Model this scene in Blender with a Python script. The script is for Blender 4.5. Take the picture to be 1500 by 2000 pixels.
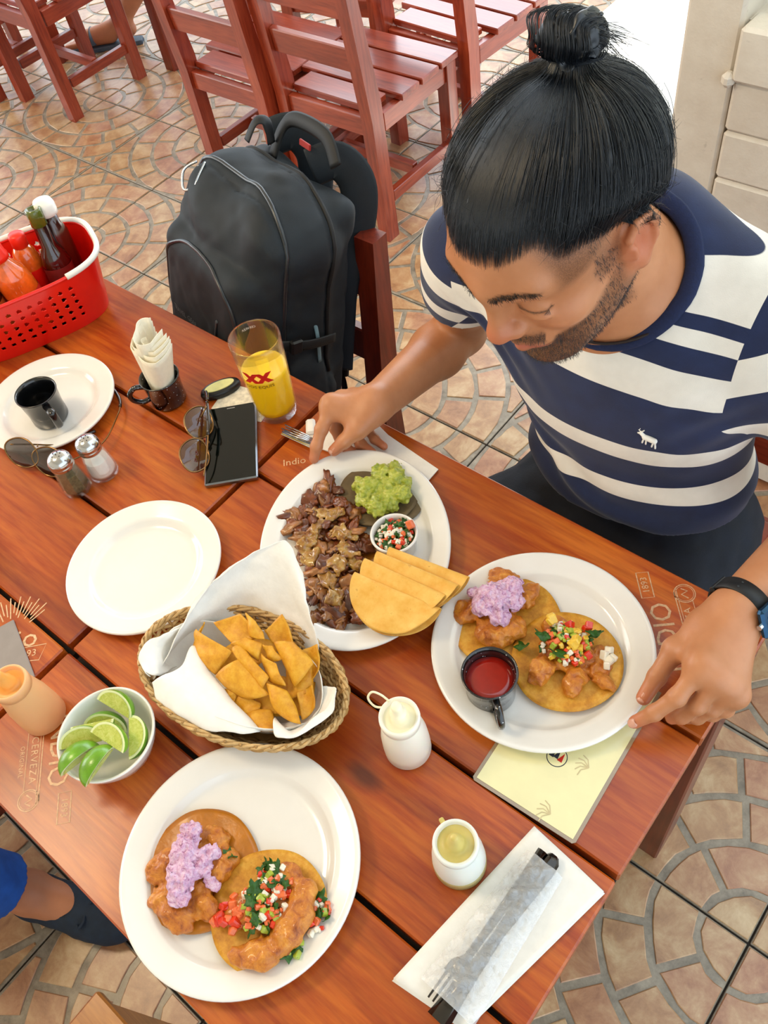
import bpy, bmesh, math, random
import numpy as np
from mathutils import Vector, Matrix, Euler

for _o in list(bpy.data.objects): bpy.data.objects.remove(_o)
SC = bpy.context.scene
COL = SC.collection
PI = math.pi

# ------------------------------------------------------------------ camera
cam_d = bpy.data.cameras.new('camera'); cam = bpy.data.objects.new('camera', cam_d); COL.objects.link(cam)
cam_d.sensor_fit = 'VERTICAL'; cam_d.sensor_height = 24.0; cam_d.lens = 20.2247
cam_d.clip_start = 0.02; cam_d.clip_end = 200
cam.matrix_world = Matrix(((0.7721645, -0.4467675, 0.4518415, 0.738662),(0.6220331, 0.676679, -0.3939293, 0.112706),(-0.1297569, 0.5852386, 0.8004117, 1.69),(0, 0, 0, 1)))
SC.camera = cam

# ------------------------------------------------------------------ world, sun, daylight, exposure
world = bpy.data.worlds.new('world'); SC.world = world; world.use_nodes = True
_bg = world.node_tree.nodes['Background']
_bg.inputs[0].default_value = (0.78, 0.90, 1.0, 1); _bg.inputs[1].default_value = 2.1
def sun(direction, strength, angle, color):
    d = bpy.data.lights.new('sun', 'SUN'); d.energy = strength; d.angle = angle; d.color = color
    o = bpy.data.objects.new('sun', d); COL.objects.link(o)
    o.rotation_euler = Vector(direction).to_track_quat('-Z', 'Y').to_euler(); o.location = (0, 0, 8)
sun((-0.30, 0.55, -1.0), 9.0, 0.01, (1.0, 0.96, 0.9))
def area(name, loc, target, size, size_y, power, color):
    d = bpy.data.lights.new(name, 'AREA'); d.shape = 'RECTANGLE'; d.size = size; d.size_y = size_y; d.energy = power; d.color = color
    o = bpy.data.objects.new(name, d); COL.objects.link(o); o.location = loc
    o.rotation_euler = (Vector(target) - Vector(loc)).to_track_quat('-Z', 'Y').to_euler()
    return o
area('daylight_from_street_side', (-3.6, -0.6, 1.75), (0.1, 0.4, 0.75), 2.4, 1.5, 50, (1.0, 0.93, 0.84))
area('ceiling_lamp', (-0.95, -0.25, 2.7), (-0.5, 0.1, 0.8), 0.5, 0.5, 20, (1.0, 0.80, 0.52))
area('daylight_from_open_front', (-1.6, 4.3, 2.1), (-1.0, 1.2, 0.0), 4.0, 1.6, 85, (0.86, 0.93, 1.0))
SC.view_settings.view_transform = 'Standard'; SC.view_settings.look = 'None'
SC.view_settings.gamma = 1; SC.view_settings.use_curve_mapping = False
SC.view_settings.exposure = 0.0

# ------------------------------------------------------------------ materials
def lin(h):
    h = h.lstrip('#'); c = [int(h[i:i+2], 16) / 255 for i in (0, 2, 4)]
    return tuple((x / 12.92 if x <= 0.04045 else ((x + 0.055) / 1.055) ** 2.4) for x in c) + (1.0,)
class NT:
    def __init__(s, name):
        s.m = bpy.data.materials.new(name); s.m.use_nodes = True; s.t = s.m.node_tree; s.n = s.t.nodes; s.b = s.n['Principled BSDF']
    def new(s, t, **k):
        n = s.n.new(t)
        for a, v in k.items():
            if a.startswith('_'): setattr(n, a[1:], v)
            else: n.inputs[a.replace('__', ' ')].default_value = v
        return n
    def link(s, a, b): s.t.links.new(a, b)
    def coord(s, scale=(1, 1, 1), rand=True):
        tc = s.new('ShaderNodeTexCoord'); mp = s.new('ShaderNodeMapping'); mp.inputs['Scale'].default_value = scale
        s.link(tc.outputs['Object'], mp.inputs['Vector'])
        if rand:
            oi = s.new('ShaderNodeObjectInfo'); ml = s.new('ShaderNodeMath', _operation='MULTIPLY'); ml.inputs[1].default_value = 37.0
            s.link(oi.outputs['Random'], ml.inputs[0]); s.link(ml.outputs[0], mp.inputs['Location'])
        return mp.outputs[0]
    def noise(s, vec, scale, detail=4, rough=.55, dist=0):
        n = s.new('ShaderNodeTexNoise'); n.inputs['Scale'].default_value = scale; n.inputs['Detail'].default_value = detail
        n.inputs['Roughness'].default_value = rough; n.inputs['Distortion'].default_value = dist
        if vec is not None: s.link(vec, n.inputs['Vector'])
        return n.outputs['Fac']
    def ramp(s, fac, stops):
        r = s.new('ShaderNodeValToRGB'); e = r.color_ramp.elements
        while len(e) < len(stops): e.new(0.5)
        for x, (p, c) in zip(e, stops): x.position = p; x.color = c if not isinstance(c, str) else lin(c)
        s.link(fac, r.inputs[0]); return r.outputs[0]
    def mix(s, fac, a, b, mode='MIX'):
        m = s.new('ShaderNodeMix', _data_type='RGBA', _blend_type=mode)
        for v, i in ((fac, 0), (a, 6), (b, 7)):
            if hasattr(v, 'links'): s.link(v, m.inputs[i])
            else: m.inputs[i].default_value = v
        return m.outputs[2]
    def math(s, op, a, b=0.0, clamp=False):
        m = s.new('ShaderNodeMath', _operation=op, _use_clamp=clamp)
        for v, i in ((a, 0), (b, 1)):
            if hasattr(v, 'links'): s.link(v, m.inputs[i])
            else: m.inputs[i].default_value = v
        return m.outputs[0]
    def bump(s, h, strength, dist=.001):
        b = s.new('ShaderNodeBump'); b.inputs['Strength'].default_value = strength; b.inputs['Distance'].default_value = dist
        s.link(h, b.inputs['Height']); s.link(b.outputs[0], s.b.inputs['Normal']); return b
    def base(s, c):
        if hasattr(c, 'links'): s.link(c, s.b.inputs['Base Color'])
        else: s.b.inputs['Base Color'].default_value = c
    def set(s, **k):
        for a, v in k.items(): s.b.inputs[a.replace('__', ' ')].default_value = v
        return s
def simple(name, col, rough=.5, var=0.12, scale=60, bump=0.0, coat=0, metal=0, spec=.5, sss=0, alpha=1, rnd=0.0, bscale=None, dist=.001):
    t = NT(name); c = lin(col) if isinstance(col, str) else col
    v = t.coord(); nz = t.noise(v, scale, 4)
    lo = tuple(x * (1 - var) for x in c[:3]) + (1,); hi = tuple(min(1, x * (1 + var)) for x in c[:3]) + (1,)
    out = t.ramp(nz, [(.3, lo), (.7, hi)])
    if rnd:
        oi = t.new('ShaderNodeObjectInfo'); k = t.math('MULTIPLY_ADD', oi.outputs['Random'], rnd * 2); 
        k.node.inputs[2].default_value = 1 - rnd
        h = t.new('ShaderNodeHueSaturation'); t.link(k, h.inputs['Value']); t.link(out, h.inputs['Color']); out = h.outputs[0]
    t.base(out); t.set(Roughness=rough, Metallic=metal)
    t.b.inputs['Specular IOR Level'].default_value = spec
    if coat: t.set(Coat__Weight=coat, Coat__Roughness=.12)
    if sss: t.set(Subsurface__Weight=sss, Subsurface__Scale=.01); t.b.inputs['Subsurface Radius'].default_value = (1, .4, .2)
    if alpha < 1: t.set(Alpha=alpha)
    if bump: t.bump(t.noise(v, bscale or scale * 2, 5), bump, dist)
    return t.m
def wood(name, dark, mid, light, along=0, rough=.28, coat=.5, scale=1.0, knots=True):
    t = NT(name); sc = [14 * scale] * 3; sc[along] = 1.3 * scale
    v = t.coord(tuple(sc)); n1 = t.noise(v, 1.6, 6, .6, .6); n2 = t.noise(v, 9, 4, .6)
    tc = t.coord((1, 1, 1)); n3 = t.noise(tc, 3.2, 3, .5)
    c = t.ramp(n1, [(.28, dark), (.5, mid), (.75, light)])
    c2 = t.mix(.35, c, t.ramp(n2, [(.35, dark), (.62, light)]))
    c3 = t.mix(t.ramp(n3, [(.35, (0, 0, 0, 1)), (.7, (.55, .55, .55, 1))]), c2, lin(dark))
    if knots:
        vo = t.new('ShaderNodeTexVoronoi'); vo.inputs['Scale'].default_value = 1.0
        s2 = [6] * 3; s2[along] = 3.2; t.link(t.coord(tuple(s2)), vo.inputs['Vector'])
        k = t.ramp(vo.outputs['Distance'], [(.04, (1, 1, 1, 1)), (.10, (0, 0, 0, 1))])
        c3 = t.mix(t.math('MULTIPLY', k, .75), c3, lin('#3a1206'))
    t.base(c3); t.set(Roughness=rough, Coat__Weight=coat, Coat__Roughness=.18)
    t.bump(n2, .25, .0006); return t.m
def glassy(name, col=(1, 1, 1, 1), rough=.02, ior=1.45, alpha=None, trans=1.0):
    t = NT(name); t.base(col); t.set(Roughness=rough, IOR=ior, Transmission__Weight=trans); return t.m

# ------------------------------------------------------------------ geometry helpers: every builder returns (verts, faces)
def arr(v): return np.asarray(v, dtype=float).reshape(-1, 3)
def box(sx, sy, sz, c=(0, 0, 0), b=0.0, R=None):
    hx, hy, hz = sx / 2, sy / 2, sz / 2; b = min(b, hx * .95, hy * .95, hz * .95)
    if b <= 0:
        V = [(x * hx, y * hy, z * hz) for x in (-1, 1) for y in (-1, 1) for z in (-1, 1)]
        F = [(0, 1, 3, 2), (4, 6, 7, 5), (0, 4, 5, 1), (2, 3, 7, 6), (0, 2, 6, 4), (1, 5, 7, 3)]
    else:
        V = []; idx = {}
        for i in (-1, 1):
            for j in (-1, 1):
                for k in (-1, 1):
                    for a in range(3):
                        p = [i * hx, j * hy, k * hz]; q = [i * (hx - b), j * (hy - b), k * (hz - b)]
                        q[a] = p[a]; idx[(i, j, k, a)] = len(V); V.append(tuple(q))
        F = []
        for a in range(3):
            o = [x for x in range(3) if x != a]
            for s in (-1, 1):
                loop = []
                for (p, q) in ((-1, -1), (1, -1), (1, 1), (-1, 1)):
                    t = [0, 0, 0]; t[a] = s; t[o[0]] = p; t[o[1]] = q; loop.append(idx[(t[0], t[1], t[2], a)])
                if (s > 0) == (a == 1): loop.reverse()
                F.append(tuple(loop))
        for a in range(3):
            o = [x for x in range(3) if x != a]
            for p in (-1, 1):
                for q in (-1, 1):
                    def kk(s, f):
                        t = [0, 0, 0]; t[a] = s; t[o[0]] = p; t[o[1]] = q; return idx[(t[0], t[1], t[2], f)]
                    F.append((kk(-1, o[0]), kk(1, o[0]), kk(1, o[1]), kk(-1, o[1])))
        for i in (-1, 1):
            for j in (-1, 1):
                for k in (-1, 1): F.append((idx[(i, j, k, 0)], idx[(i, j, k, 1)], idx[(i, j, k, 2)]))
    V = arr(V)
    if R is not None: V = V @ np.array(R).T
    return V + np.array(c), F
def rotz(a): return np.array([[math.cos(a), -math.sin(a), 0], [math.sin(a), math.cos(a), 0], [0, 0, 1]])
def rotx(a): return np.array([[1, 0, 0], [0, math.cos(a), -math.sin(a)], [0, math.sin(a), math.cos(a)]])
def roty(a): return np.array([[math.cos(a), 0, math.sin(a)], [0, 1, 0], [-math.sin(a), 0, math.cos(a)]])
def join(*parts):
    V = []; F = []; n = 0
    for v, f in parts:
        v = arr(v); V.append(v); F += [tuple(i + n for i in q) for q in f]; n += len(v)
    return np.concatenate(V), F
def xf(vf, R=None, t=(0, 0, 0), s=None):
    V = arr(vf[0]).copy()
    if s is not None: V = V * np.array(s)
    if R is not None: V = V @ np.array(R).T
    return V + np.array(t), vf[1]
def lathe(prof, n=48, cap=False):
    prof = list(prof); V = []; F = []; rings = []
    for r, z in prof:
        if r < 1e-6: rings.append([len(V)]); V.append((0, 0, z))
        else:
            rings.append(list(range(len(V), len(V) + n)))
            V += [(r * math.cos(2 * PI * i / n), r * math.sin(2 * PI * i / n), z) for i in range(n)]
    for a, b in zip(rings, rings[1:]):
        for i in range(n):
            j = (i + 1) % n
            if len(a) == 1 and len(b) == 1: continue
            if len(a) == 1: F.append((a[0], b[j], b[i]))
            elif len(b) == 1: F.append((a[i], a[j], b[0]))
            else: F.append((a[i], a[j], b[j], b[i]))
    return arr(V), F
def tube(pts, r, n=8, closed=False, flat=1.0, up=(0, 0, 1), caps=True):
    P = arr(pts); m = len(P); r = np.broadcast_to(np.asarray(r, float), (m,))
    if closed: T = np.roll(P, -1, 0) - np.roll(P, 1, 0)
    else: T = np.gradient(P, axis=0)
    T /= (np.linalg.norm(T, axis=1)[:, None] + 1e-12)
    N = np.zeros_like(P); u = np.array(up, float)
    if abs(T[0] @ u) > .95: u = np.array([1., 0, 0])
    for i in range(m):
        u = u - (u @ T[i]) * T[i]; u /= np.linalg.norm(u) + 1e-12; N[i] = u
    Bn = np.cross(T, N); V = []
    a = np.arange(n) * 2 * PI / n
    V = P[:, None, :] + r[:, None, None] * (np.cos(a)[None, :, None] * Bn[:, None, :] + flat * np.sin(a)[None, :, None] * N[:, None, :])
    V = V.reshape(-1, 3); F = []
    for i in range(m if closed else m - 1):
        k = (i + 1) % m
        for j in range(n):
            l = (j + 1) % n; F.append((i * n + j, i * n + l, k * n + l, k * n + j))
    if not closed and caps: F.append(tuple(range(n - 1, -1, -1))); F.append(tuple((m - 1) * n + j for j in range(n)))
    return V, F
def spline(pts, n=8, closed=False):
    P = arr(pts); m = len(P); out = []
    for i in range(m if closed else m - 1):
        g = lambda k: P[k % m] if closed else P[min(max(k, 0), m - 1)]
        p0, p1, p2, p3 = g(i - 1), g(i), g(i + 1), g(i + 2)
        for k in range(n):
            t = k / n; out.append(.5 * ((2 * p1) + (-p0 + p2) * t + (2 * p0 - 5 * p1 + 4 * p2 - p3) * t * t + (-p0 + 3 * p1 - 3 * p2 + p3) * t ** 3))
    if not closed: out.append(P[-1])
    return np.array(out)
def grid(fn, nu, nv, thick=0.0, wrap=False):
    U = [[fn(i / (nu - 1 if not wrap else nu), j / (nv - 1)) for j in range(nv)] for i in range(nu)]
    V = arr(U); F = []
    for i in range(nu if wrap else nu - 1):
        for j in range(nv - 1):
            k = (i + 1) % nu; F.append((i * nv + j, k * nv + j, k * nv + j + 1, i * nv + j + 1))
    if thick:
        G = V.reshape(nu, nv, 3); du = np.gradient(G, axis=0); dv = np.gradient(G, axis=1)
        N = np.cross(du, dv); N /= np.linalg.norm(N, axis=2)[:, :, None] + 1e-9
        V2 = (G - N * thick).reshape(-1, 3); n = len(V)
        F2 = [tuple(x + n for x in reversed(f)) for f in F]
        E = []
        if not wrap:
            for j in range(nv - 1): E.append((j, j + 1, j + 1 + n, j + n)); a = (nu - 1) * nv; E.append((a + j + 1, a + j, a + j + n, a + j + 1 + n))
        for i in range(nu if wrap else nu - 1):
            k = (i + 1) % nu
            E.append((k * nv, i * nv, i * nv + n, k * nv + n)); a = nv - 1; E.append((i * nv + a, k * nv + a, k * nv + a + n, i * nv + a + n))
        V = np.concatenate([V, V2]); F = F + F2 + E
    return V, F
def poly_prism(P2, z0, z1, bev=0.0, jit=0):
    P2 = [tuple(p) for p in P2]; n = len(P2); c = np.mean(P2, axis=0)
    V = [(x, y, z0) for x, y in P2]
    if bev:
        V += [(x, y, z1 - bev) for x, y in P2]
        for x, y in P2:
            d = np.array([x, y]) - c; L = np.linalg.norm(d); q = c + d * (1 - bev * 1.4 / max(L, 1e-6)); V.append((q[0], q[1], z1))
        R = 3
    else: V += [(x, y, z1) for x, y in P2]; R = 2
    F = [tuple((R - 1) * n + i for i in range(n)), tuple(reversed(range(n)))]
    for k in range(R - 1):
        for i in range(n): j = (i + 1) % n; F.append((k * n + i, k * n + j, (k + 1) * n + j, (k + 1) * n + i))
    return arr(V), F
def mesh(name, vf, mat=None, smooth=False):
    V, F = vf; me = bpy.data.meshes.new(name); V = arr(V)
    if isinstance(F, np.ndarray):
        k = F.shape[1]; me.vertices.add(len(V)); me.vertices.foreach_set('co', V.ravel()); me.loops.add(F.size)
        me.loops.foreach_set('vertex_index', F.ravel().astype(np.int32)); me.polygons.add(len(F))
        me.polygons.foreach_set('loop_start', np.arange(0, F.size, k, dtype=np.int32)); me.update(calc_edges=True); me.validate()
    else: me.from_pydata(V.tolist(), [], [tuple(int(i) for i in f) for f in F]); me.update()
    if mat: me.materials.append(mat)
    if smooth: me.polygons.foreach_set('use_smooth', [True] * len(me.polygons))
    return me
def fixn(me):
    bm = bmesh.new(); bm.from_mesh(me); bmesh.ops.recalc_face_normals(bm, faces=bm.faces); bm.to_mesh(me); bm.free(); return me
def wloc(o):
    v = np.zeros(3)
    while o is not None: v += np.array(o.location); o = o.parent
    return v
def thing(name, label, cat, loc=(0, 0, 0), rz=0, group=None):
    o = bpy.data.objects.new(name, None); COL.objects.link(o); o.empty_display_size = .05
    o.location = loc; o.rotation_euler = (0, 0, rz); o['label'] = label; o['category'] = cat
    if group: o['group'] = group
    return o
def obj(name, vf, mat, parent=None, world=False, smooth=False, label=None, loc=None, rot=None, fix=True):
    """one mesh object; world=True: verts are world coordinates and the parent chain is unrotated"""
    if isinstance(vf, bpy.types.Mesh): me = vf
    else:
        V = arr(vf[0]).copy()
        if world and parent is not None: V -= wloc(parent)
        elif world:
            loc = (float(V[:, 0].mean()), float(V[:, 1].mean()), float(V[:, 2].min())); V -= np.array(loc)
        me = mesh(name, (V, vf[1]), mat, smooth)
        if fix and not isinstance(vf[1], np.ndarray): fixn(me)
    o = bpy.data.objects.new(name, me); COL.objects.link(o)
    if parent is not None: o.parent = parent
    if loc is not None: o.location = loc
    if rot is not None: o.rotation_euler = rot
    if label: o['label'] = label
    return o
def tag(o, label=None, cat=None, group=None, kind=None):
    for k, v in (('label', label), ('category', cat), ('group', group), ('kind', kind)):
        if v: o[k] = v
    return o
def dup(root, loc, rz=0, label=None, group=None):
    r = root.copy(); COL.objects.link(r); r.location = loc; r.rotation_euler = (0, 0, rz)
    if label: r['label'] = label
    if group: r['group'] = group
    for ch in list(root.children):
        c = ch.copy(); COL.objects.link(c); c.parent = r
        for g in list(ch.children):
            d = g.copy(); COL.objects.link(d); d.parent = c
    return r

# ------------------------------------------------------------------ numpy value noise
def _hash(ix, iy, iz, s=0):
    h = (ix.astype(np.int64) * 374761393 + iy.astype(np.int64) * 668265263 + iz.astype(np.int64) * 2147483647 + s * 974634777) & 0x7fffffff
    h = (h ^ (h >> 13)) * 1274126177 & 0x7fffffff
    return ((h ^ (h >> 16)) & 0xffff) / 65535.0
def vnoise(P, sc, s=0):
    Q = P * sc; I = np.floor(Q); f = Q - I; f = f * f * (3 - 2 * f); I = I.astype(np.int64); r = 0
    for a in (0, 1):
        for b in (0, 1):
            for c in (0, 1):
                w = (f[:, 0] if a else 1 - f[:, 0]) * (f[:, 1] if b else 1 - f[:, 1]) * (f[:, 2] if c else 1 - f[:, 2])
                r = r + w * _hash(I[:, 0] + a, I[:, 1] + b, I[:, 2] + c, s)
    return r * 2 - 1

# ------------------------------------------------------------------ signed distance sculpting
class Sdf:
    def __init__(s): s.p = []
    def cap(s, a, b, ra, rb=None, k=.01, op='u'):
        a = np.array(a, float); b = np.array(b, float); rb = ra if rb is None else rb; ab = b - a; L = ab @ ab + 1e-12
        def f(P):
            t = np.clip((P - a) @ ab / L, 0, 1); return np.linalg.norm(P - a - t[:, None] * ab, axis=1) - (ra + (rb - ra) * t)
        s.p.append((f, (a + b) / 2, np.sqrt(L) / 2 + max(ra, rb), k, op)); return s
    def ell(s, c, r, R=None, k=.01, op='u'):
        c = np.array(c, float); r = np.array(r, float) if np.ndim(r) else np.array([r] * 3, float); M = None if R is None else np.array(R, float)
        def f(P):
            q = P - c
            if M is not None: q = q @ M
            k0 = np.linalg.norm(q / r, axis=1); k1 = np.linalg.norm(q / (r * r), axis=1) + 1e-9; return k0 * (k0 - 1) / k1
        s.p.append((f, c, max(r), k, op)); return s
    def rbox(s, c, h, rad, R=None, k=.01, op='u'):
        c = np.array(c, float); h = np.array(h, float) - rad; M = None if R is None else np.array(R, float)
        def f(P):
            q = P - c
            if M is not None: q = q @ M
            q = np.abs(q) - h; return np.linalg.norm(np.maximum(q, 0), axis=1) + np.minimum(q.max(axis=1), 0) - rad
        s.p.append((f, c, np.linalg.norm(h) + rad, k, op)); return s
    def fn(s, f, c, r, k=.0, op='u'): s.p.append((f, np.array(c, float), r, k, op)); return s
    def chain(s, pts, rs, k=.008):
        for i in range(len(pts) - 1): s.cap(pts[i], pts[i + 1], rs[i], rs[i + 1], k)
        return s
    def ev(s, P, act=None):
        d = np.full(len(P), 1.0)
        for f, c, r, k, op in (s.p if act is None else act):
            e = f(P)
            if op == 'u':
                if k > 0: h = np.maximum(k - np.abs(d - e), 0) / k; d = np.minimum(d, e) - h * h * k * .25
                else: d = np.minimum(d, e)
            elif op == 's':
                e = -e
                if k > 0: h = np.maximum(k - np.abs(d - e), 0) / k; d = np.maximum(d, e) + h * h * k * .25
                else: d = np.maximum(d, e)
            elif op == 'd': d = d + e
            elif op == 'shell': d = np.maximum(d, -(d + k))
        return d
    def mesh(s, h, lo, hi, B=14):
        lo = np.array(lo, float); hi = np.array(hi, float); nb = np.ceil((hi - lo) / (h * B)).astype(int)
        I = np.stack(np.meshgrid(*[np.arange(n) for n in nb], indexing='ij'), -1).reshape(-1, 3)
        C = lo + (I + .5) * B * h; R = h * B * .5 * math.sqrt(3)
        dist = s.ev(C); slack = R * 1.35 + .012
        I = I[np.abs(dist) < slack + .0]; m = B + 2
        g = np.stack(np.meshgrid(*[np.arange(-1, B + 1)] * 3, indexing='ij'), -1).reshape(-1, 3)
        big = np.array([nb[0] * B + 4, nb[1] * B + 4, nb[2] * B + 4], np.int64); keys = []; pos = []; quads = []
        for b in I:
            base = b * B; P = lo + (g + base) * h; cc = lo + (b + .5) * B * h
            act = [p for p in s.p if p[4] in ('d', 'shell') or np.linalg.norm(cc - p[1]) - p[2] < R + .025 + p[3]]
            if not act: continue
            D = s.ev(P, act).reshape(m, m, m); S = D < 0
            if S.all() or not S.any(): continue
            c8 = [S[i:i + m - 1, j:j + m - 1, k:k + m - 1] for i in (0, 1) for j in (0, 1) for k in (0, 1)]
            sm = sum(c.astype(int) for c in c8); A = (sm > 0) & (sm < 8)
            ii = np.argwhere(A)
            if len(ii) == 0: continue
            acc = np.zeros((len(ii), 3)); cnt = np.zeros(len(ii))
            for a in range(3):
                for u in (0, 1):
                    for v in (0, 1):
                        o = [0, 0, 0]; oo = [x for x in range(3) if x != a]; o[oo[0]] = u; o[oo[1]] = v; o2 = list(o); o2[a] = 1
                        p0 = ii + o; p1 = ii + o2; d0 = D[p0[:, 0], p0[:, 1], p0[:, 2]]; d1 = D[p1[:, 0], p1[:, 1], p1[:, 2]]
                        cr = (d0 < 0) != (d1 < 0); t = np.where(cr, d0 / np.where(cr, d0 - d1, 1), 0)
                        q = p0.astype(float); q[:, a] += t; acc[cr] += q[cr]; cnt[cr] += 1
            vp = acc / cnt[:, None]; gl = ii - 1 + base + 1
            key = (gl[:, 0] * big[1] + gl[:, 1]) * big[2] + gl[:, 2]
            keys.append(key); pos.append(lo + (vp - 1 + base) * h)
            for a in range(3):
                n1, n2 = [(1, 2), (2, 0), (0, 1)][a]
                sl0 = [slice(1, B + 1)] * 3; sl1 = list(sl0); sl1[a] = slice(2, B + 2)
                s0 = S[tuple(sl0)]; s1 = S[tuple(sl1)]; cr = s0 != s1
                e = np.argwhere(cr)
                if len(e) == 0: continue
                flip = s1[cr]; cell = e + 1
                def K(du, dv):
                    q = cell.copy(); q[:, n1] += du; q[:, n2] += dv; q = q - 1 + base + 1
                    return (q[:, 0] * big[1] + q[:, 1]) * big[2] + q[:, 2]
                Q = np.stack([K(-1, -1), K(0, -1), K(0, 0), K(-1, 0)], 1); Q[flip] = Q[flip][:, ::-1]; quads.append(Q)
        keys = np.concatenate(keys); pos = np.concatenate(pos); quads = np.concatenate(quads)
        uk, idx = np.unique(keys, return_index=True); V = pos[idx]
        F = np.searchsorted(uk, quads); F = np.clip(F, 0, len(uk) - 1); ok = (uk[F] == quads).all(1)
        return V, F[ok].astype(np.int32)
def set_attr(me, name, vals):
    a = me.attributes.new(name, 'FLOAT', 'POINT'); a.data.foreach_set('value', np.asarray(vals, dtype=np.float32))
def sstep(a, b, x):
    t = np.clip((x - a) / (b - a), 0, 1); return t * t * (3 - 2 * t)

# ================================================================== materials used by several things
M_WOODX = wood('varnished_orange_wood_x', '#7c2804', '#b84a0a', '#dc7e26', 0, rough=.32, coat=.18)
M_WOODD = wood('dark_and_shaded_wood', '#431009', '#75230f', '#93381f', 2, rough=.35, coat=.35, knots=False)  # dark table wood; on chairs it carries their shade as colour
M_CHX = wood('chair_wood_x', '#64170a', '#9c3a20', '#ba5432', 0, rough=.3, coat=.5, knots=False)
M_CHY = wood('chair_wood_y', '#64170a', '#9c3a20', '#ba5432', 1, rough=.3, coat=.5, knots=False)
M_CHZ = wood('chair_wood_z', '#64170a', '#9c3a20', '#ba5432', 2, rough=.3, coat=.5, knots=False)
M_CHLIT = wood('lit_chair_wood', '#8a4a18', '#c07a34', '#d89a50', 0, rough=.35, coat=.4, knots=False)  # same chair wood, the light on it put into a paler colour
M_PRINT = simple('worn_cream_print', '#d8b088', .5, .25, 300)
M_WHITE = simple('white_melamine', '#efece6', .16, .015, 30, coat=.6)
M_BLACK = simple('black_enamel', '#0b0c0e', .22, .2, 200, coat=.6)
M_PAPER = simple('white_paper', '#f2efe8', .8, .03, 90, bump=.35, bscale=260, dist=.0008)
M_STEEL = simple('steel', '#c9ccd0', .18, .05, 50, metal=1.0)
M_BLKPL = simple('black_plastic', '#101114', .35, .2, 100)
M_GLASS = NT('clear_glass'); M_GLASS.base((1, 1, 1, 1)); M_GLASS.set(Roughness=.01, Alpha=.38, IOR=1.38, Transmission__Weight=1.0, Coat__Weight=.25); M_GLASS = M_GLASS.m

# ------------------------------------------------------------------ floor: ceramic tiles with a raised fan of cobbles
PIT = 0.337; FX, FY = 0.883, 0.581
tm = NT('tile_grout'); v = tm.coord(); tm.base(tm.ramp(tm.noise(v, 30, 5, .7), [(.3, '#6f6556'), (.7, '#a89c88')])); tm.set(Roughness=.38, Coat__Weight=.3, Coat__Roughness=.2); tm.bump(tm.noise(v, 300, 3), .4, .0006)
sm = NT('cobble_stone'); v = sm.coord(); n = sm.noise(v, 14, 6, .68, .4)
oi = sm.new('ShaderNodeObjectInfo')
c1 = sm.ramp(n, [(.26, '#7c432a'), (.45, '#a9714e'), (.6, '#bd9068'), (.8, '#dabf9a')])
c2 = sm.ramp(n, [(.26, '#865a34'), (.48, '#b38a5c'), (.75, '#d6bc90')])
sm.base(sm.mix(oi.outputs['Random'], c1, c2)); sm.set(Roughness=.34, Coat__Weight=.8, Coat__Roughness=.28); sm.bump(sm.noise(v, 90, 6, .7), .5, .0012)
M_GROUT, M_STONE = tm.m, sm.m
M_JOINT = simple('joint_and_gap_shade', '#241d17', .8)
floor = bpy.data.objects.new('floor', None); COL.objects.link(floor); floor['kind'] = 'structure'
obj('joint_bed', box(9.0, 7.0, .02, (-1.6, 1.6, -.0145)), M_JOINT, floor, world=True)
def clip_poly(P, S, e=.004):
    for ax, sg, lim in ((0, 1, e), (0, -1, -(S - e)), (1, 1, e), (1, -1, -(S - e))):
        out = []; n = len(P)
        for i in range(n):
            a, b = P[i], P[(i + 1) % n]; da = sg * a[ax] - lim; db = sg * b[ax] - lim
            if da >= 0: out.append(a)
            if (da >= 0) != (db >= 0): t = da / (da - db); out.append(tuple(a[k] + (b[k] - a[k]) * t for k in (0, 1)))
        P = out
        if len(P) < 3: return []
    return P
rng = random.Random(5)
def tile_pattern(seed):
    r = random.Random(seed); S = PIT - .004; polys = []; g = .0068
    for k in range(6):
        r0, r1 = k * .0835 + g, (k + 1) * .0835 - g; r0 = 0 if k == 0 else r0
        nn = [1, 2, 3, 4, 5, 6][k]; off = [0, .15, -.1, .2, .05, 0][k]
        cuts = [0] + [(i + off * (1 if k else 0) + r.uniform(-.07, .07)) / nn for i in range(1, nn)] + [1]
        if nn > 1: cuts = [0] + [max(.1, min(.9, c)) for c in cuts[1:-1]] + [1]
        for a, b in zip(cuts, cuts[1:]):
            a0, b0 = a * PI / 2, b * PI / 2; rm = (r0 + r1) / 2 or .03
            da = g / max(r1, .05); di = g / max(r0, .05); P = []
            for i in range(5): t = i / 4; an = (a0 + (da if a > 0 else 0)) * (1 - t) + (b0 - (da if b < 1 else 0)) * t; rr = r1 + r.uniform(-.0022, .0022); P.append((rr * math.cos(an), rr * math.sin(an)))
            if k == 0: P.append((0, 0))
            else:
                for i in range(4): t = 1 - i / 3; an = (a0 + (di if a > 0 else 0)) * (1 - t) + (b0 - (di if b < 1 else 0)) * t; rr = r0 + r.uniform(-.0022, .0022); P.append((rr * math.cos(an), rr * math.sin(an)))
            P = clip_poly(P, S)
            if len(P) >= 3:
                A = .5 * abs(sum(P[i][0] * P[(i + 1) % len(P)][1] - P[(i + 1) % len(P)][0] * P[i][1] for i in range(len(P))))
                if A > 2.5e-4: polys.append(P)
    out = []
    for P in polys:
        c = np.mean(P, axis=0); out.append((c, fixn(mesh('stone', poly_prism([(p[0] - c[0], p[1] - c[1]) for p in P], -.001, .0026, .0014), M_STONE))))
    return out
PATS = [tile_pattern(s) for s in (1, 2)]
tile_me = fixn(mesh('tile', box(PIT - .0035, PIT - .0035, .010, (PIT / 2, PIT / 2, -.005), .0012), M_GROUT))
ntile = 0
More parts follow.
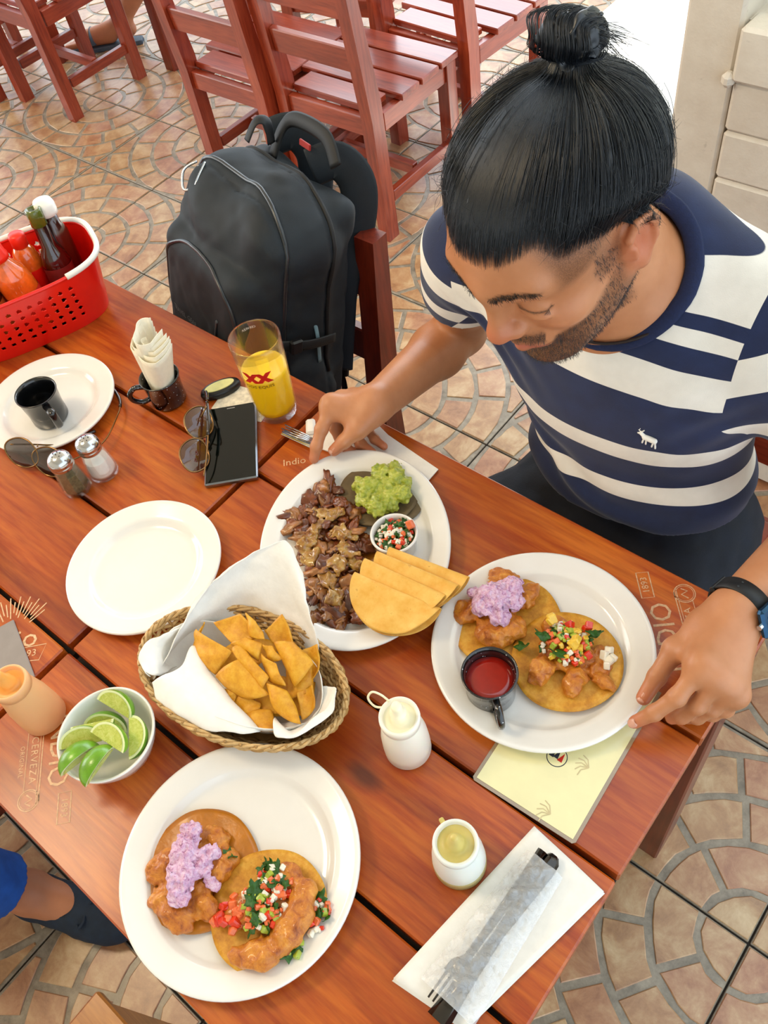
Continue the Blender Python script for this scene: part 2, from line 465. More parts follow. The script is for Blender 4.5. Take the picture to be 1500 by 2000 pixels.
for i in range(-14, 3):
    for j in range(-4, 9):
        x0, y0 = FX + i * PIT, FY + j * PIT; cx, cy = x0 + PIT / 2, y0 + PIT / 2
        if cx > 1.3: continue
        # orientation: the fan corner is the grid corner whose indices are both even
        ci, cj = (i if i % 2 == 0 else i + 1), (j if j % 2 == 0 else j + 1)
        q = {(0, 0): 0, (1, 0): 1, (1, 1): 2, (0, 1): 3}[(ci - i, cj - j)]; a = q * PI / 2
        loc = (FX + ci * PIT, FY + cj * PIT, 0)
        t = bpy.data.objects.new('tile', tile_me); COL.objects.link(t); t.parent = floor; t.location = loc; t.rotation_euler = (0, 0, a); ntile += 1
        for c, me in PATS[(i * 7 + j * 3) % 2]:
            s = bpy.data.objects.new('stone', me); COL.objects.link(s); s.parent = t; s.location = (c[0], c[1], 0)
# overexposed sunlit floor: its brightness is put into a pale slab
M_PALE = simple('sunlit_pale_floor', '#e8e4da', .8, .05, 8)
pv = obj('sunlit_floor_patch', join(box(9.0, 6.0, .02, (-1.6, 6.58, -.006)), box(3.4, .5, .02, (.90, 2.41, -.006)), box(3.7, 1.0, .02, (.83, 3.13, -.006))), M_PALE, floor, world=True)
# far/side ground and roof, rear walls (outside the frame, they shade the room)
M_CEIL = simple('cream_ceiling', '#d8cdb8', .9)
cl = obj('ceiling', join(box(7.4, 2.95, .08, (-1.3, -.825, 2.85)), box(5.0, 3.4, .08, (-2.5, 2.35, 2.85))), M_CEIL, None, world=True); cl['kind'] = 'structure'  # unseen roof, L-shaped edge cut so the sun reaches the pale slab
wr = obj('wall_rear', box(7.2, .12, 2.8, (-1.2, -2.3, 1.4)), M_CEIL, None, world=True); wr['kind'] = 'structure'

# ------------------------------------------------------------------ white painted masonry pillar behind the man
wm = NT('painted_masonry'); v = wm.coord((1, 1, 1), False); nz = wm.noise(v, 9, 6, .6)
spot = wm.ramp(wm.noise(v, 38, 3, .7), [(.66, (0, 0, 0, 1)), (.74, (1, 1, 1, 1))])
wm.base(wm.mix(wm.math('MULTIPLY', spot, .35), wm.ramp(nz, [(.3, '#cfc3b2'), (.7, '#e2dacb')]), lin('#7a6a55'))); wm.set(Roughness=.55); wm.bump(wm.noise(v, 26, 6, .6), .5, .004)
M_MAS = wm.m
WY = 1.50
wall = bpy.data.objects.new('wall_right', None); COL.objects.link(wall); wall['kind'] = 'structure'; wall.location = (0, 0, 0)
obj('post', box(.095, .22, 2.75, (0.13 + .0475, WY + .11, 1.375), .006), M_MAS, wall, world=True)
obj('mortar_core', box(1.2, .15, .985, (0.13 + .69, WY + .10, .4925)), M_MAS, wall, world=True)
obj('recessed_panel', box(1.2, .06, 1.8, (0.13 + .69, WY + .15, 1.85)), simple('grey_painted_panel', '#c4cbc2', .5), wall, world=True)
r = random.Random(3)
for k in range(11):
    z0 = .015 + k * .089; x = 0.13 + .098 - (0 if k % 2 else .11)
    while x < 0.13 + 1.2:
        xa, xb = max(x, .13 + .098), x + .22
        if xb - xa > .03:
            proud = .004 + r.uniform(-.0005, .0008) + (.012 if k == 10 else 0)
            obj('brick', box(xb - xa - .0008, .06, .0882, ((xa + xb) / 2, WY + .03 - proud, z0 + .043), .006), M_MAS, wall, world=True)
        x += .22
obj('fixing_block', box(.022, .022, .026, (.222, WY - .008, .905), .008), M_MAS, wall, world=True)

# ------------------------------------------------------------------ tables
def text_mesh(s, size, mat, name='print', space=1.0, thick=0.0):
    cu = bpy.data.curves.new('t', 'FONT'); cu.body = s; cu.size = size; cu.align_x = 'CENTER'; cu.align_y = 'CENTER'; cu.space_character = space
    cu.extrude = thick; cu.resolution_u = 2; cu.offset = 0.0
    o = bpy.data.objects.new('t', cu); COL.objects.link(o); bpy.context.view_layer.update()
    me = bpy.data.meshes.new_from_object(o.evaluated_get(bpy.context.evaluated_depsgraph_get())); bpy.data.objects.remove(o)
    me.name = name; me.materials.clear(); me.materials.append(mat); return me
def print_text(s, size, loc, ang, mat, parent, name='printed_lettering', space=1.0, rot=None, sx=1.0):
    o = obj(name, text_mesh(s, size, mat, space=space), mat, parent, loc=tuple(np.array(loc) - wloc(parent)), rot=rot or (0, 0, ang)); o.scale = (sx, 1, 1); return o

def make_table(x0, x1, label, shift):
    t = thing('wooden_table', label, 'table', ((x0 + x1) / 2, .35, 0))
    ed = [0.0, .1785, .3512, .5272, .7022]
    seams = [(0, .1785), (.1785, .3512), (.3512, .5272), (.5272, .7022)]
    for k, (a, b) in enumerate(seams):
        g0 = .0 if k == 0 else .0032; g1 = .0 if k == 3 else .0032
        sx = .0 if shift else .003
        obj('plank', box(x1 - x0, b - a - g0 - g1, .026, ((x0 + x1) / 2, (a + g0 + b - g1) / 2, .737), .0022), M_WOODX, t, world=True)
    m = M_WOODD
    for y in (.1785, .3512, .5272): obj('gap_shade_strip', box(x1 - x0 - .004, .030, .012, ((x0 + x1) / 2, y, .717)), M_JOINT, t, world=True)  # added dark underlay: shade inside the plank gaps put in as strips
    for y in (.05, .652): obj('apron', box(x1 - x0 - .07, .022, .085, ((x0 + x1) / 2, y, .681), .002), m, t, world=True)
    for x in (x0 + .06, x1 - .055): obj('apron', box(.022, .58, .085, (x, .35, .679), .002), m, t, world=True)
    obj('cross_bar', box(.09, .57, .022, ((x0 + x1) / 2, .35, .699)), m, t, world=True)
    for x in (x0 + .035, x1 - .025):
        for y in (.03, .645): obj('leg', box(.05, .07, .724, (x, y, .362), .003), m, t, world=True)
    return t
tabR = make_table(.0045, .6930, 'red-brown varnished plank table at the right, in front of the seated man', 0)
tabL = make_table(-.695, -.0045, 'red-brown varnished plank table at the left, carrying the red basket of sauces', 1)
tz = .7503
def stroke(pts, w, parent, closed=False, name='printed_line'):
    P = arr([(x, y, 0) for x, y in pts]); n = len(P); V = []
    T = (np.roll(P, -1, 0) - np.roll(P, 1, 0)) if closed else np.gradient(P, axis=0)
    T /= np.linalg.norm(T, axis=1)[:, None] + 1e-12; N = np.stack([-T[:, 1], T[:, 0], 0 * T[:, 0]], 1)
    V = np.concatenate([P + N * w / 2, P - N * w / 2]) + [0, 0, tz]; m = n if closed else n - 1
    return obj(name, (V, [(i, (i + 1) % n, (i + 1) % n + n, i + n) for i in range(m)]), M_PRINT, parent, world=True)
def rpt(c, a, u, v): return (c[0] + u * math.cos(a) - v * math.sin(a), c[1] + u * math.sin(a) + v * math.cos(a))
def logo(c, a, parent, mirror=False):
    """worn beer logo: date tag, large letters, round seal and lettering; a is the reading direction"""
    def R(u, v): return rpt(c, a, u, v)
    print_text('CERVEZA', .0125, (*R(-.002, -.028), tz), a, M_PRINT, parent, space=1.15)
    print_text('ORIGINAL', .008, (*R(-.002, -.043), tz), a, M_PRINT, parent, space=1.1)
    print_text('INDIO', .036, (*R(-.008, .002), tz), a, M_PRINT, parent, space=1.0, sx=.9)
    stroke([R(-.055, -.018), R(.05, -.018)], .0012, parent); stroke([R(-.055, -.021), R(.055, -.021)], .0008, parent)
    stroke([R(-.04, -.037), R(.036, -.037)], .0008, parent)
    for rr, w in ((.0125, .0011), (.0105, .0006)):
        stroke([(R(.047, -.030)[0] + rr * math.cos(t * PI / 12), R(.047, -.030)[1] + rr * math.sin(t * PI / 12)) for t in range(24)], w, parent, True)
    stroke([R(.040, -.033), R(.046, -.026), R(.050, -.034), R(.054, -.027)], .0016, parent)
    stroke([R(.046, .006), R(.046, .021), R(.082, .021), R(.082, .006)], .0014, parent, True)
    print_text('1893', .0115, (*R(.064, .0135), tz), a, M_PRINT, parent)
    obj('printed_patch', (arr([(*R(-.02, .024), tz), (*R(.03, .024), tz), (*R(.022, .034), tz), (*R(-.012, .034), tz)]), [(0, 1, 2, 3)]), M_PRINT, parent, world=True)
logo((.600, .628), math.radians(131), tabR)
logo((.105, .078), math.radians(-42), tabR)
print_text('Indio', .017, (.042, .573, tz), math.radians(44), M_PRINT, tabR)
la = math.radians(47)
print_text('1893', .014, (-.040, .140, tz), la, M_PRINT, tabL)
stroke([rpt((-.040, .140), la, u, v) for u, v in ((-.024, -.008), (.018, -.012), (.026, .010), (-.018, .010))], .0012, tabL, True)
print_text('Indio', .040, (-.075, .136, tz), la, M_PRINT, tabL)
for k in range(17):
    t = la + PI / 2 - .9 + 1.8 * k / 16; a0 = .030 + .004 * (k % 3); a1 = .055 + .008 * (k % 2)
    c0 = (-.078, .142); stroke([(c0[0] + a0 * math.cos(t), c0[1] + a0 * math.sin(t)), (c0[0] + a1 * math.cos(t), c0[1] + a1 * math.sin(t))], .0016, tabL)

# ------------------------------------------------------------------ slatted wooden chairs (local: back at +y = 0, seat towards -y, x centred)
def make_chair(label, loc, rz, mats=None, group=None):
    mx, my, mz = mats or (M_CHX, M_CHY, M_CHZ)
    t = thing('wooden_chair', label, 'chair', loc, rz, group); w, d, h = .38, .37, .42; pw = .042
    for s in (-1, 1):
        x = s * (w / 2 - pw / 2)
        # back post: straight to the seat, then leaning back
        P = [(-.024, 0), (-.024, h + .02), (.022, .805), (.058, .805), (.024, h - .02), (.024, 0)]
        V = [(x + sx * pw / 2 * (.94 if 0 else 1), y, z) for sx in (-1, 1) for y, z in P]; n = len(P)
        F = [tuple(range(n)), tuple(range(2 * n - 1, n - 1, -1))] + [(i, i + n, (i + 1) % n + n, (i + 1) % n) for i in range(n)]
        obj('back_post', (V, F), mz, t)
        obj('front_leg', box(pw, .046, h - .022, (x, -d + .023, (h - .022) / 2), .002), mz, t)
        obj('seat_rail', box(.026, d - .07, .055, (x, -d / 2, h - .05), .002), my, t)
        obj('side_stretcher', box(.024, d - .07, .036, (x, -d / 2, .13), .002), my, t)
    for y in (-.0, -d + .02): obj('seat_rail', box(w - 2 * pw, .026, .055, (0, y, h - .05), .002), mx, t)
    obj('cross_stretcher', box(w - 2 * pw, .024, .036, (0, -d / 2, .13), .002), mx, t)
    sw = (d + .005) / 4
    for k in range(4): obj('seat_slat', box(w - (2 * pw + .004 if k == 3 else -.012), sw - .010, .020, (0, -d - .012 + sw * (k + .5), h - .011), .003), mx, t)
    for z, hh in ((.565, .07), (.715, .08)):
        y = -.024 + (z - h) / .405 * .048 + .022
        obj('back_rail', box(w - 2 * pw, .022, hh, (0, y, z), .003, R=rotx(-.115)), mx, t)
    return t
# row at the table behind: their backs face the camera
row = [((-1.05, 1.80, 0), PI, 'empty red-brown slatted chair right behind the backpack, its four slats seen through the back'),
       ((-1.445, 1.765, 0), PI, 'empty slatted chair of browner wood left of the one behind the backpack'),
       ((-2.655, 1.78, 0), PI, 'empty orange-brown chair at top left, beside the sandalled foot'),
       ((-1.02, 2.235, 0), PI - .06, 'glossy slatted chair directly behind the first chair, seat catching the daylight'),
       ((-1.50, 2.33, 0), PI + .25, 'slatted chair at the top edge, left of the glossy one'),
       ((-3.11, 1.72, 0), PI, 'dark chair cut off by the top left corner'),
       ((-.312, .945, 0), 0, 'slatted chair holding the backpack, its wood coloured as shaded'),
       ((.455, 1.10, 0), 0, 'slatted chair the man in the striped shirt sits on'),
       ((.392, -.485, 0), PI + .0, 'wooden chair, coloured as lit, whose corner shows at the bottom edge'),
       ((-.50, -.34, 0), PI, 'dark chair in the shade at the bottom left, behind the blue shoe')]
for i, (l, rz, lb) in enumerate(row):
    make_chair(lb, l, rz, (M_CHLIT, M_CHLIT, M_CHLIT) if i == 8 else (M_WOODD, M_WOODD, M_WOODD) if i in (6, 9) else None, 'slatted chairs of the table behind' if i < 6 else None)  # woods recoloured: bottom edge chair as lit, backpack and bottom left as shaded
# the table behind, of which a leg is in view
tb = thing('wooden_table', 'dark wooden table at the top edge, only its leg and underside in view', 'table', (-2.1, 2.62, 0))
for x, y in ((-2.40, 2.25), (-1.83, 2.25), (-2.40, 2.95), (-1.83, 2.95)): obj('leg', box(.055, .055, .72, (x, y, .36), .003), M_WOODD, tb, world=True)
for k in range(4): obj('plank', box(.68, .19, .026, (-2.12, 2.28 + .2 * k, .737), .002), M_WOODX, tb, world=True)
for y in (2.25, 2.95): obj('apron', box(.5, .022, .08, (-2.12, y, .68)), M_WOODD, tb, world=True)

# ================================================================== tableware
TZ = .7503
def disc_z(z0=0): return z0
def plate_prof(R, h=.020, well=.72, foot=.55, t=.0035):
    # outer underside up to the lip, then down into the well
    return [(0, .0015), (R * foot * .96, .0015), (R * foot, 0), (R * (foot + .03), .0), (R * (foot + .06), .003), (R * (well + .02), .005), (R * .90, h - .0075), (R * .985, h - .0035), (R, h - .0010), (R * .995, h + .0010),
            (R * .975, h + .0016), (R * .94, h + .0004), (R * (well + .12), h - .0030), (R * (well + .075), h - .0045), (R * (well + .055), h - .0062), (R * (well + .02), .0080), (R * (well - .015), .0062), (R * (well - .07), .0056), (0, .0055)]
def plate(name, label, loc, R, h=.020, well=.72, sx=1, sy=1, rz=0, cat='plate', mat=None):
    vf = lathe(plate_prof(R, h, well), 96); vf = xf(vf, s=(sx, sy, 1), R=rotz(rz))
    return tag(obj(name, vf, mat or M_WHITE, loc=loc, smooth=True), label, cat)
M_CREAMW = simple('warm_white_melamine', '#f0e4cc', .2, .015, 30, coat=.5)
PA = plate('dinner_plate', 'round cream-white dinner plate nearest the camera, holding two tacos', (.3759, .1263, TZ), .1292)
PB = plate('dinner_plate', 'round white dinner plate with two tacos and a black mug, held by the man', (.4953, .5179, TZ), .1292)
PC = plate('oval_platter', 'oval white platter with grilled meat, guacamole and folded tortillas', (.2181, .5047, TZ), .1292, .022, .75, 1.215, .975, math.atan2(-.75, .66))
PD = plate('side_plate', 'empty white side plate above the chip basket', (.0007, .3196, TZ), .1062, .018, .66)
PE = plate('side_plate', 'white side plate holding an empty black mug, beside the red basket', (-.367, .4395, TZ), .1065, .018, .66)
PF = plate('side_plate', 'white plate cut off by the left edge of the picture', (-.290, .130, TZ), .1062, .018, .66)

# ---- small black enamel mugs
def mug(label, loc, rz, R=.030, H=.055, fill=None, speck=False, cat='mug', taper=.93, sq=False, hr=.6):
    t = thing('enamel_mug', label, cat, loc, rz)
    prof = [(0, .001), (R * taper * .9, 0), (R * taper, .003), (R * taper, H * .4), (R, H - .004), (R + .0016, H - .0015), (R + .0010, H), (R - .0008, H - .001), (R - .003, H - .006), (R * taper - .003, H * .4), (R * taper - .003, .006), (R * .6, .0035), (0, .0035)]
    obj('cup_body', lathe(prof, 56), M_SPECK if speck else M_BLACK, t, smooth=True)
    if sq: P = [(R * .95, 0, H * .80), (R + .016, 0, H * .82), (R + .020, 0, H * .76), (R + .019, 0, H * .40), (R + .012, 0, H * .28), (R * .95, 0, H * .27)]
    else: P = [(R * .95, 0, H * .78), (R + .012, 0, H * .84), (R + .022, 0, H * .66), (R + .021, 0, H * .42), (R + .010, 0, H * .24), (R * .93, 0, H * .26)]
    obj('handle', tube(spline(P, 6), .0042, 10, flat=1.0 if not sq else 1.5, up=(0, 1, 0)), M_SPECK if speck else M_BLACK, t, smooth=True)
    if fill: obj('salsa', lathe([(0, H * .70), (R * .6, H * .70), (R * .97 - .0028, H * .702), (R * .9, H * .60), (0, H * .6)], 40), fill, t, smooth=True)
    return t
sp = NT('speckled_black_enamel'); v = sp.coord((1, 1, 1), False); vo = sp.new('ShaderNodeTexVoronoi'); vo.inputs['Scale'].default_value = 190; sp.link(v, vo.inputs['Vector'])
sp.base(sp.ramp(vo.outputs['Distance'], [(.10, '#c9cdd2'), (.17, '#0a0b0d')])); sp.set(Roughness=.2, Coat__Weight=.7); M_SPECK = sp.m
M_SALSA = simple('red_salsa', '#9c1405', .12, .12, 90, coat=.5)
mug('empty black enamel mug standing on the side plate at left', (-.348, .424, TZ + .0058), math.radians(-12), .0315, .058, sq=True, taper=.9)
mug('speckled black mug of dark red salsa on the man\'s taco plate', (.477, .441, TZ + .0058), math.radians(-42), .0305, .052, fill=M_SALSA, speck=True)
mN = mug('speckled black mug holding rolled paper napkins', (-.215, .558, TZ), math.radians(-122), .030, .052, speck=True)
# napkins rolled in the mug
nt = thing('napkin_roll', 'cream paper napkins folded in a roll, standing in the speckled mug', 'napkin', (-.215, .558, TZ + .006))
M_NAPC = simple('cream_napkin', '#efe6cf', .85, .03, 120, bump=.5, bscale=420, dist=.0008)
for k in range(5):
    def fn(u, v, k=k):
        a = -1.9 + 3.9 * u; r = .0215 + .0026 * k + .004 * math.sin(3 * a + k); r *= (.66 + .58 * v); z = .002 + .122 * v - .007 * k * v + .004 * math.sin(5 * u + k)
        ex = max(0, u - .82) * .09 * (.3 + v); return (r * math.cos(a) * .92 - .012 * v - ex * .4 - .004 * v, r * math.sin(a) - ex - .006 * v, z)
    obj('napkin_layer', xf(grid(fn, 34, 10, .0008), R=rotz(math.radians(-115))), M_NAPC, nt, smooth=True)
def fnp(u, v): return (.010 * math.sin(6 * u) * (1 - .3 * v), -.014 + .028 * u, .03 + .082 * v)
obj('napkin_layer', xf(grid(fnp, 24, 6, .0008), R=rotz(.4)), M_NAPC, nt, smooth=True)

# ---- salt and pepper shakers
M_SALT = simple('salt', '#f2efe6', .9, .05, 400, bump=.3); M_PEPPER = simple('ground_pepper', '#6d5f3e', .95, .35, 300, bump=.4)
def shaker(label, loc, rz, fill, full, round_=False):
    t = thing('shaker', label, 'shaker', loc, rz); n = 40 if round_ else 8
    pr = [(0, 0), (.0195, 0), (.0215, .002), (.022, .006), (.0215, .018), (.0185, .040), (.0165, .050), (.0165, .056)]
    inn = [(.0150, .056), (.0150, .050), (.0168, .040), (.0195, .018), (.0195, .008), (.017, .005), (0, .005)]
    g = lathe(pr + inn, n if not round_ else 40); obj('glass_jar', g, M_GLASS, t, smooth=round_)
    q = .046 * full; obj('contents', lathe([(0, .0055), (.0165, .0055), (.0190, .010), (.0188, min(q, .018)), (.0188 - max(0, q - .018) * .14, q), (0, q + .001)], n), fill, t)
    cap = lathe([(.0172, .054), (.0178, .055), (.0178, .060), (.0170, .0615), (.0178, .063), (.0178, .066), (.0150, .072), (.0090, .0765), (0, .078)], 40)
    c = obj('dome_cap', cap, M_STEEL, t, smooth=True)
    for k in range(7):
        a = k * PI / 3; rr = .006 if k < 6 else 0; obj('pour_hole', box(.0014, .0014, .0006, (rr * math.cos(a), rr * math.sin(a), .0781 - rr * .14)), M_BLKPL, c)
    return t
shaker('glass shaker half full of ground pepper, chrome dome cap', (*(-0.1997, 0.3573, 0.7600)[:2], TZ), .2, M_PEPPER, .85)
shaker('glass shaker of white salt with a chrome dome cap', (*(-0.1885, 0.4000, 0.7600)[:2], TZ), 0, M_SALT, .75, True)

# ---- glass of orange juice
gx, gy = -.0475, .634
gl = thing('juice_glass', 'tall glass of orange juice printed with red XX lettering', 'glass', (gx, gy, TZ))
jt = NT('orange_juice'); jt.base(lin('#ffcf10')); jt.set(Roughness=.3, Subsurface__Weight=.12, Subsurface__Scale=.01); jt.b.inputs['Subsurface Radius'].default_value = (1, .7, .1); M_JUICE = jt.m
GH = .150; ro = lambda z: .0295 + .0078 * (z / GH) ** .8
po = [(0, .002), (ro(0) * .9, 0), (ro(0) + .0005, .003)] + [(ro(z), z) for z in np.linspace(.01, GH - .003, 12)] + [(ro(GH) - .0004, GH)]
pi_ = [(ro(z) - .0022, z) for z in np.linspace(GH - .0015, .016, 12)] + [(.020, .0125), (0, .0125)]
obj('glass_wall', lathe(po + pi_, 72), M_GLASS, gl, smooth=True)
jz = .094
obj('juice', lathe([(0, .0127), (.0195, .0127)] + [(ro(z) - .00205, z) for z in np.linspace(.016, jz, 10)] + [(ro(jz) - .006, jz - .0005), (0, jz - .0008)], 64), M_JUICE, gl, smooth=True)
M_REDP = simple('red_print', '#c81a0c', .4, .03); M_DARKP = simple('dark_brown_print', '#4a1c08', .5, .03)
def wrap_text(s, size, zc, ang, mat, name, sx=1.0, bold=0):
    me = text_mesh(s, size, mat, name); 
    bm = bmesh.new(); bm.from_mesh(me)
    bmesh.ops.subdivide_edges(bm, edges=[e for e in bm.edges if e.calc_length() > .004], cuts=2); bm.to_mesh(me); bm.free()
    for vv in me.vertices:
        x, y = vv.co.x * sx, vv.co.y; z = zc + y; r = ro(z) + .0005; a = ang + x / r; vv.co = (r * math.cos(a), r * math.sin(a), z)
    return obj(name, me, mat, gl)
ga = math.atan2(.113 - gy, .739 - gx) - .42
def glyph_x(cx, zc, w, h, th, mat, ang):
    V = []; F = []
    for s in (-1, 1):
        for k in range(7):
            t = k / 6 - .5
            for e in (-.5, .5):
                x = cx + s * t * w + e * th; z = zc + t * h; r = ro(z) + .0006; a = ang + x / r; V.append((r * math.cos(a), r * math.sin(a), z))
        b = len(V) - 14
        for k in range(6): F.append((b + 2 * k, b + 2 * k + 1, b + 2 * k + 3, b + 2 * k + 2))
    return obj('red_x', (V, F), mat, gl)
glyph_x(-.0085, .104, .017, .019, .0088, M_REDP, ga); glyph_x(.0105, .104, .017, .019, .0088, M_REDP, ga)
wrap_text('DOS EQUIS', .0075, .086, ga, M_DARKP, 'lettering', 1.15)
wrap_text('CERVEZA', .005, .137, ga + PI + .5, M_WHITE, 'rim_lettering')

# ---- squeeze bottles
def bottle(label, loc, rz, body, cap, H=.105, R=.0265, tether=0, level=None, nozzle=.016, fillm=None):
    t = thing('squeeze_bottle', label, 'bottle', loc, rz)
    pr = [(0, .0008), (R * .9, 0), (R, .003), (R * 1.0, H * .20), (R * .96, H * .42), (R * .84, H * .62), (R * .76, H * .70), (R * .74, H * .73)]
    obj('bottle_body', lathe(pr + [(R * .70, H * .73), (0, H * .73)], 56), body, t, smooth=True)
    if level is not None:
        pl = [(0, .0009), (R * .915, .0002)] + [(x + .0003, z) for x, z in pr[2:4]] + [(R * .97 + .0002, level), (R * .9, level + .0003), (0, level)]
        obj('sauce_level', lathe(pl, 56), fillm, t, smooth=True)
    c = obj('screw_cap', lathe([(R * .78, H * .715), (R * .82, H * .72), (R * .84, H * .80), (R * .82, H * .845), (R * .76, H * .855), (R * .70, H * .84), (R * .66, H * .80), (R * .5, H * .79)], 48), body, t, smooth=True)
    obj('nozzle_disc', lathe([(R * .68, H * .802), (R * .45, H * .797), (R * .33, H * .83), (R * .30, H * .90), (R * .20, H * .96), (.0040, H * 1.02), (.0032, H * 1.05), (0, H * 1.055)], 40), cap, c, smooth=True)
    if tether == 1:
        obj('closed_tip', lathe([(0, H * 1.10), (.005, H * 1.09), (.0062, H * 1.05), (.0055, H * .98), (.0075, H * .95), (.009, H * .93)][::-1], 24), cap, c, smooth=True)
        P = [(R * .72, 0, H * .85), (R * 1.1, .004, H * .88), (R * 1.45, .010, H * .86), (R * 1.5, .016, H * .76), (R * 1.15, .014, H * .70), (R * .8, .006, H * .74)]
        obj('tether', tube(spline(P, 6), .0013, 8), cap, c, smooth=True)
    elif tether == 2:
        obj('tether_stub', box(.010, .005, .004, (R * .86, 0, H * .79), .001), cap, c)
    return t
M_BW = simple('white_squeeze_plastic', '#f6f1e2', .3, .01, 20, sss=.2); M_CAPY = simple('warm_white_cap', '#fbf3d2', .35, .02, 30, sss=.2)
M_ORS = simple('chipotle_cream_plastic', '#eab27c', .35, .03, 20, sss=.2); M_ORC = simple('orange_cream_cap', '#f0a850', .35, .08, 30, sss=.2)
M_GRB = simple('frosted_plastic', '#e6e8e0', .3, .02, 20, sss=.2); M_GRC = simple('olive_yellow_cap', '#cdbb6a', .35, .08, 60, sss=.2); M_GRS = simple('green_salsa_tint', '#b9ad74', .3, .05, 40)
bottle('white squeeze bottle with closed tip and looped tether, between the plates', (.4385, .3335, TZ), math.radians(160), M_BW, M_CAPY, .108, .0265, 1)
bottle('frosted squeeze bottle with pale green salsa, nearest the wrapped cutlery', (*(0.5574, 0.2685, 0.7550)[:2], TZ), math.radians(158), M_GRB, M_GRC, .088, .0275, 2, .022, fillm=M_GRS)
bottle('squeeze bottle of orange-pink sauce beside the lime bowl', (*(0.0515, 0.1022, 0.7600)[:2], TZ), .3, M_ORS, M_ORC, .115, .0270, 0)

# ---- lime bowl
bowl = tag(obj('bowl', lathe([(0, .001), (.030, 0), (.032, .002), (.044, .014), (.053, .034), (.0565, .046), (.0572, .0485), (.0562, .0500), (.0538, .0488), (.0500, .036), (.041, .018), (.030, .009), (0, .007)], 72), M_WHITE, loc=(.1640, .1320, TZ), smooth=True), 'small white bowl filled with lime wedges', 'bowl')
M_RIND = simple('lime_rind', '#669a16', .28, .22, 70, coat=.3, bump=.3, bscale=600, dist=.0006)
fm = NT('lime_flesh'); fv = fm.coord((1, 1, 1), False); fm.base(fm.ramp(fm.noise(fv, 160, 5, .7, 1.2), [(.3, '#a9b43c'), (.55, '#c9d06a'), (.8, '#dfe39a')])); fm.set(Roughness=.22, Subsurface__Weight=.3, Subsurface__Scale=.004); M_FLESH = fm.m
M_PITH = simple('lime_pith', '#e4ecb4', .5, .03)
def lime(label, loc, rot, wa=PI / 2.7, R=.0215, L=.0255):
    e = Euler(rot).to_matrix(); t = thing('lime_wedge', label, 'lime', loc, 0, 'lime wedges in the white bowl')
    nu, nv = 18, 10; E3 = np.array(e)
    def sh(s, a0, a1, nu=nu, nv=nv): return lambda u, v: (L * s * math.cos(PI * u), R * s * math.sin(PI * u) * math.cos(a0 + (a1 - a0) * v), R * s * math.sin(PI * u) * math.sin(a0 + (a1 - a0) * v))
    h = wa / 2
    obj('rind', xf(grid(sh(1, -h, h), nu, nv), R=E3), M_RIND, t, smooth=True)
    for s in (-1, 1):
        def face(r0, r1, lift):
            n = np.array([0, -math.sin(s * h) * s, math.cos(s * h) * s]) * lift
            return lambda u, v: (lambda q: (L * q * math.cos(PI * u) + n[0], R * q * math.sin(PI * u) * math.cos(s * h) + n[1], R * q * math.sin(PI * u) * math.sin(s * h) + n[2]))(r0 + (r1 - r0) * v)
        obj('pith', xf(grid(face(.0, 1, 0), nu, 3), R=E3), M_PITH, t)
        obj('flesh', xf(grid(face(.05, .88, .0005), nu, 4), R=E3), M_FLESH, t)
    return t
limes = [((0.1493, 0.1570, 0.8000), (.15, .1, .15), 'lime wedge at the top of the heap, flat pulp side up towards the basket'),
         ((0.1393, 0.1307, 0.7970), (-.55, .0, -2.3), 'lime wedge resting across the upper left of the bowl'),
         ((0.1881, 0.1454, 0.7960), (-.35, .1, -.75), 'tall lime wedge standing on the right side of the bowl'),
         ((0.1812, 0.1254, 0.8120), (-.1, .0, .12), 'lime wedge on top in the middle, pale pulp half-moon facing up'),
         ((0.1503, 0.1063, 0.7970), (.15, .1, .9), 'lime wedge at the left rim, pulp above and dark rind below'),
         ((0.1665, 0.0934, 0.8000), (1.25, .1, 1.45), 'dark green lime wedge at the lower left, rind side out'),
         ((0.1919, 0.1027, 0.8030), (1.35, .0, 1.75), 'bright green lime wedge at the lower rim, glossy rind side out'),
         ((0.1485, 0.1349, 0.7820), (.4, .2, .6), 'lime wedge buried in the middle of the bowl')]
for l, r_, lb in limes: lime(lb, l, r_)

# ---- phone, key fob, card, sunglasses
pc = [np.array(v) for v in ((-0.1426, 0.5732, 0.7600), (-0.0797, 0.6211, 0.7600), (0.0218, 0.5191, 0.7600), (-0.0353, 0.4655, 0.7600))]
pcen = sum(pc) / 4; pa = math.atan2(*(pc[1] - pc[2])[[1, 0]]); ux = pc[1] - pc[2]
ph = thing('smartphone', 'black smartphone lying face up beside the juice glass', 'phone', (pcen[0], pcen[1], TZ), math.atan2(ux[1], ux[0]))
M_SCR = simple('black_glass_screen', '#030806', .06, .1, 10, coat=.2, spec=.35)
obj('phone_body', box(.150, .078, .0085, (0, 0, .0046), .002), simple('silver_edge', '#8d9298', .3, metal=1), ph)
obj('screen', box(.146, .074, .0008, (0, 0, .0090), .0003), M_SCR, ph)
obj('speaker_slot', box(.0012, .012, .0003, (.068, 0, .0096)), M_STEEL, ph)
fb = thing('key_fob', 'oval black key fob with a pale yellow face, above the phone', 'key fob', (-0.1536, 0.6153, 0.7650), math.radians(62))
fb.location.z = TZ
ov = xf(lathe([(0, 0), (.8, 0), (.97, .15), (1, .5), (.95, .85), (.8, 1), (0, 1)], 40), s=(.033, .0165, .013)); obj('fob_body', ov, M_BLKPL, fb, smooth=True)
obj('fob_face', xf(lathe([(0, 1), (1, 1), (1, .9), (0, .9)], 40), s=(.024, .0095, .0145)), simple('pale_yellow_label', '#e9e39a', .5), fb)
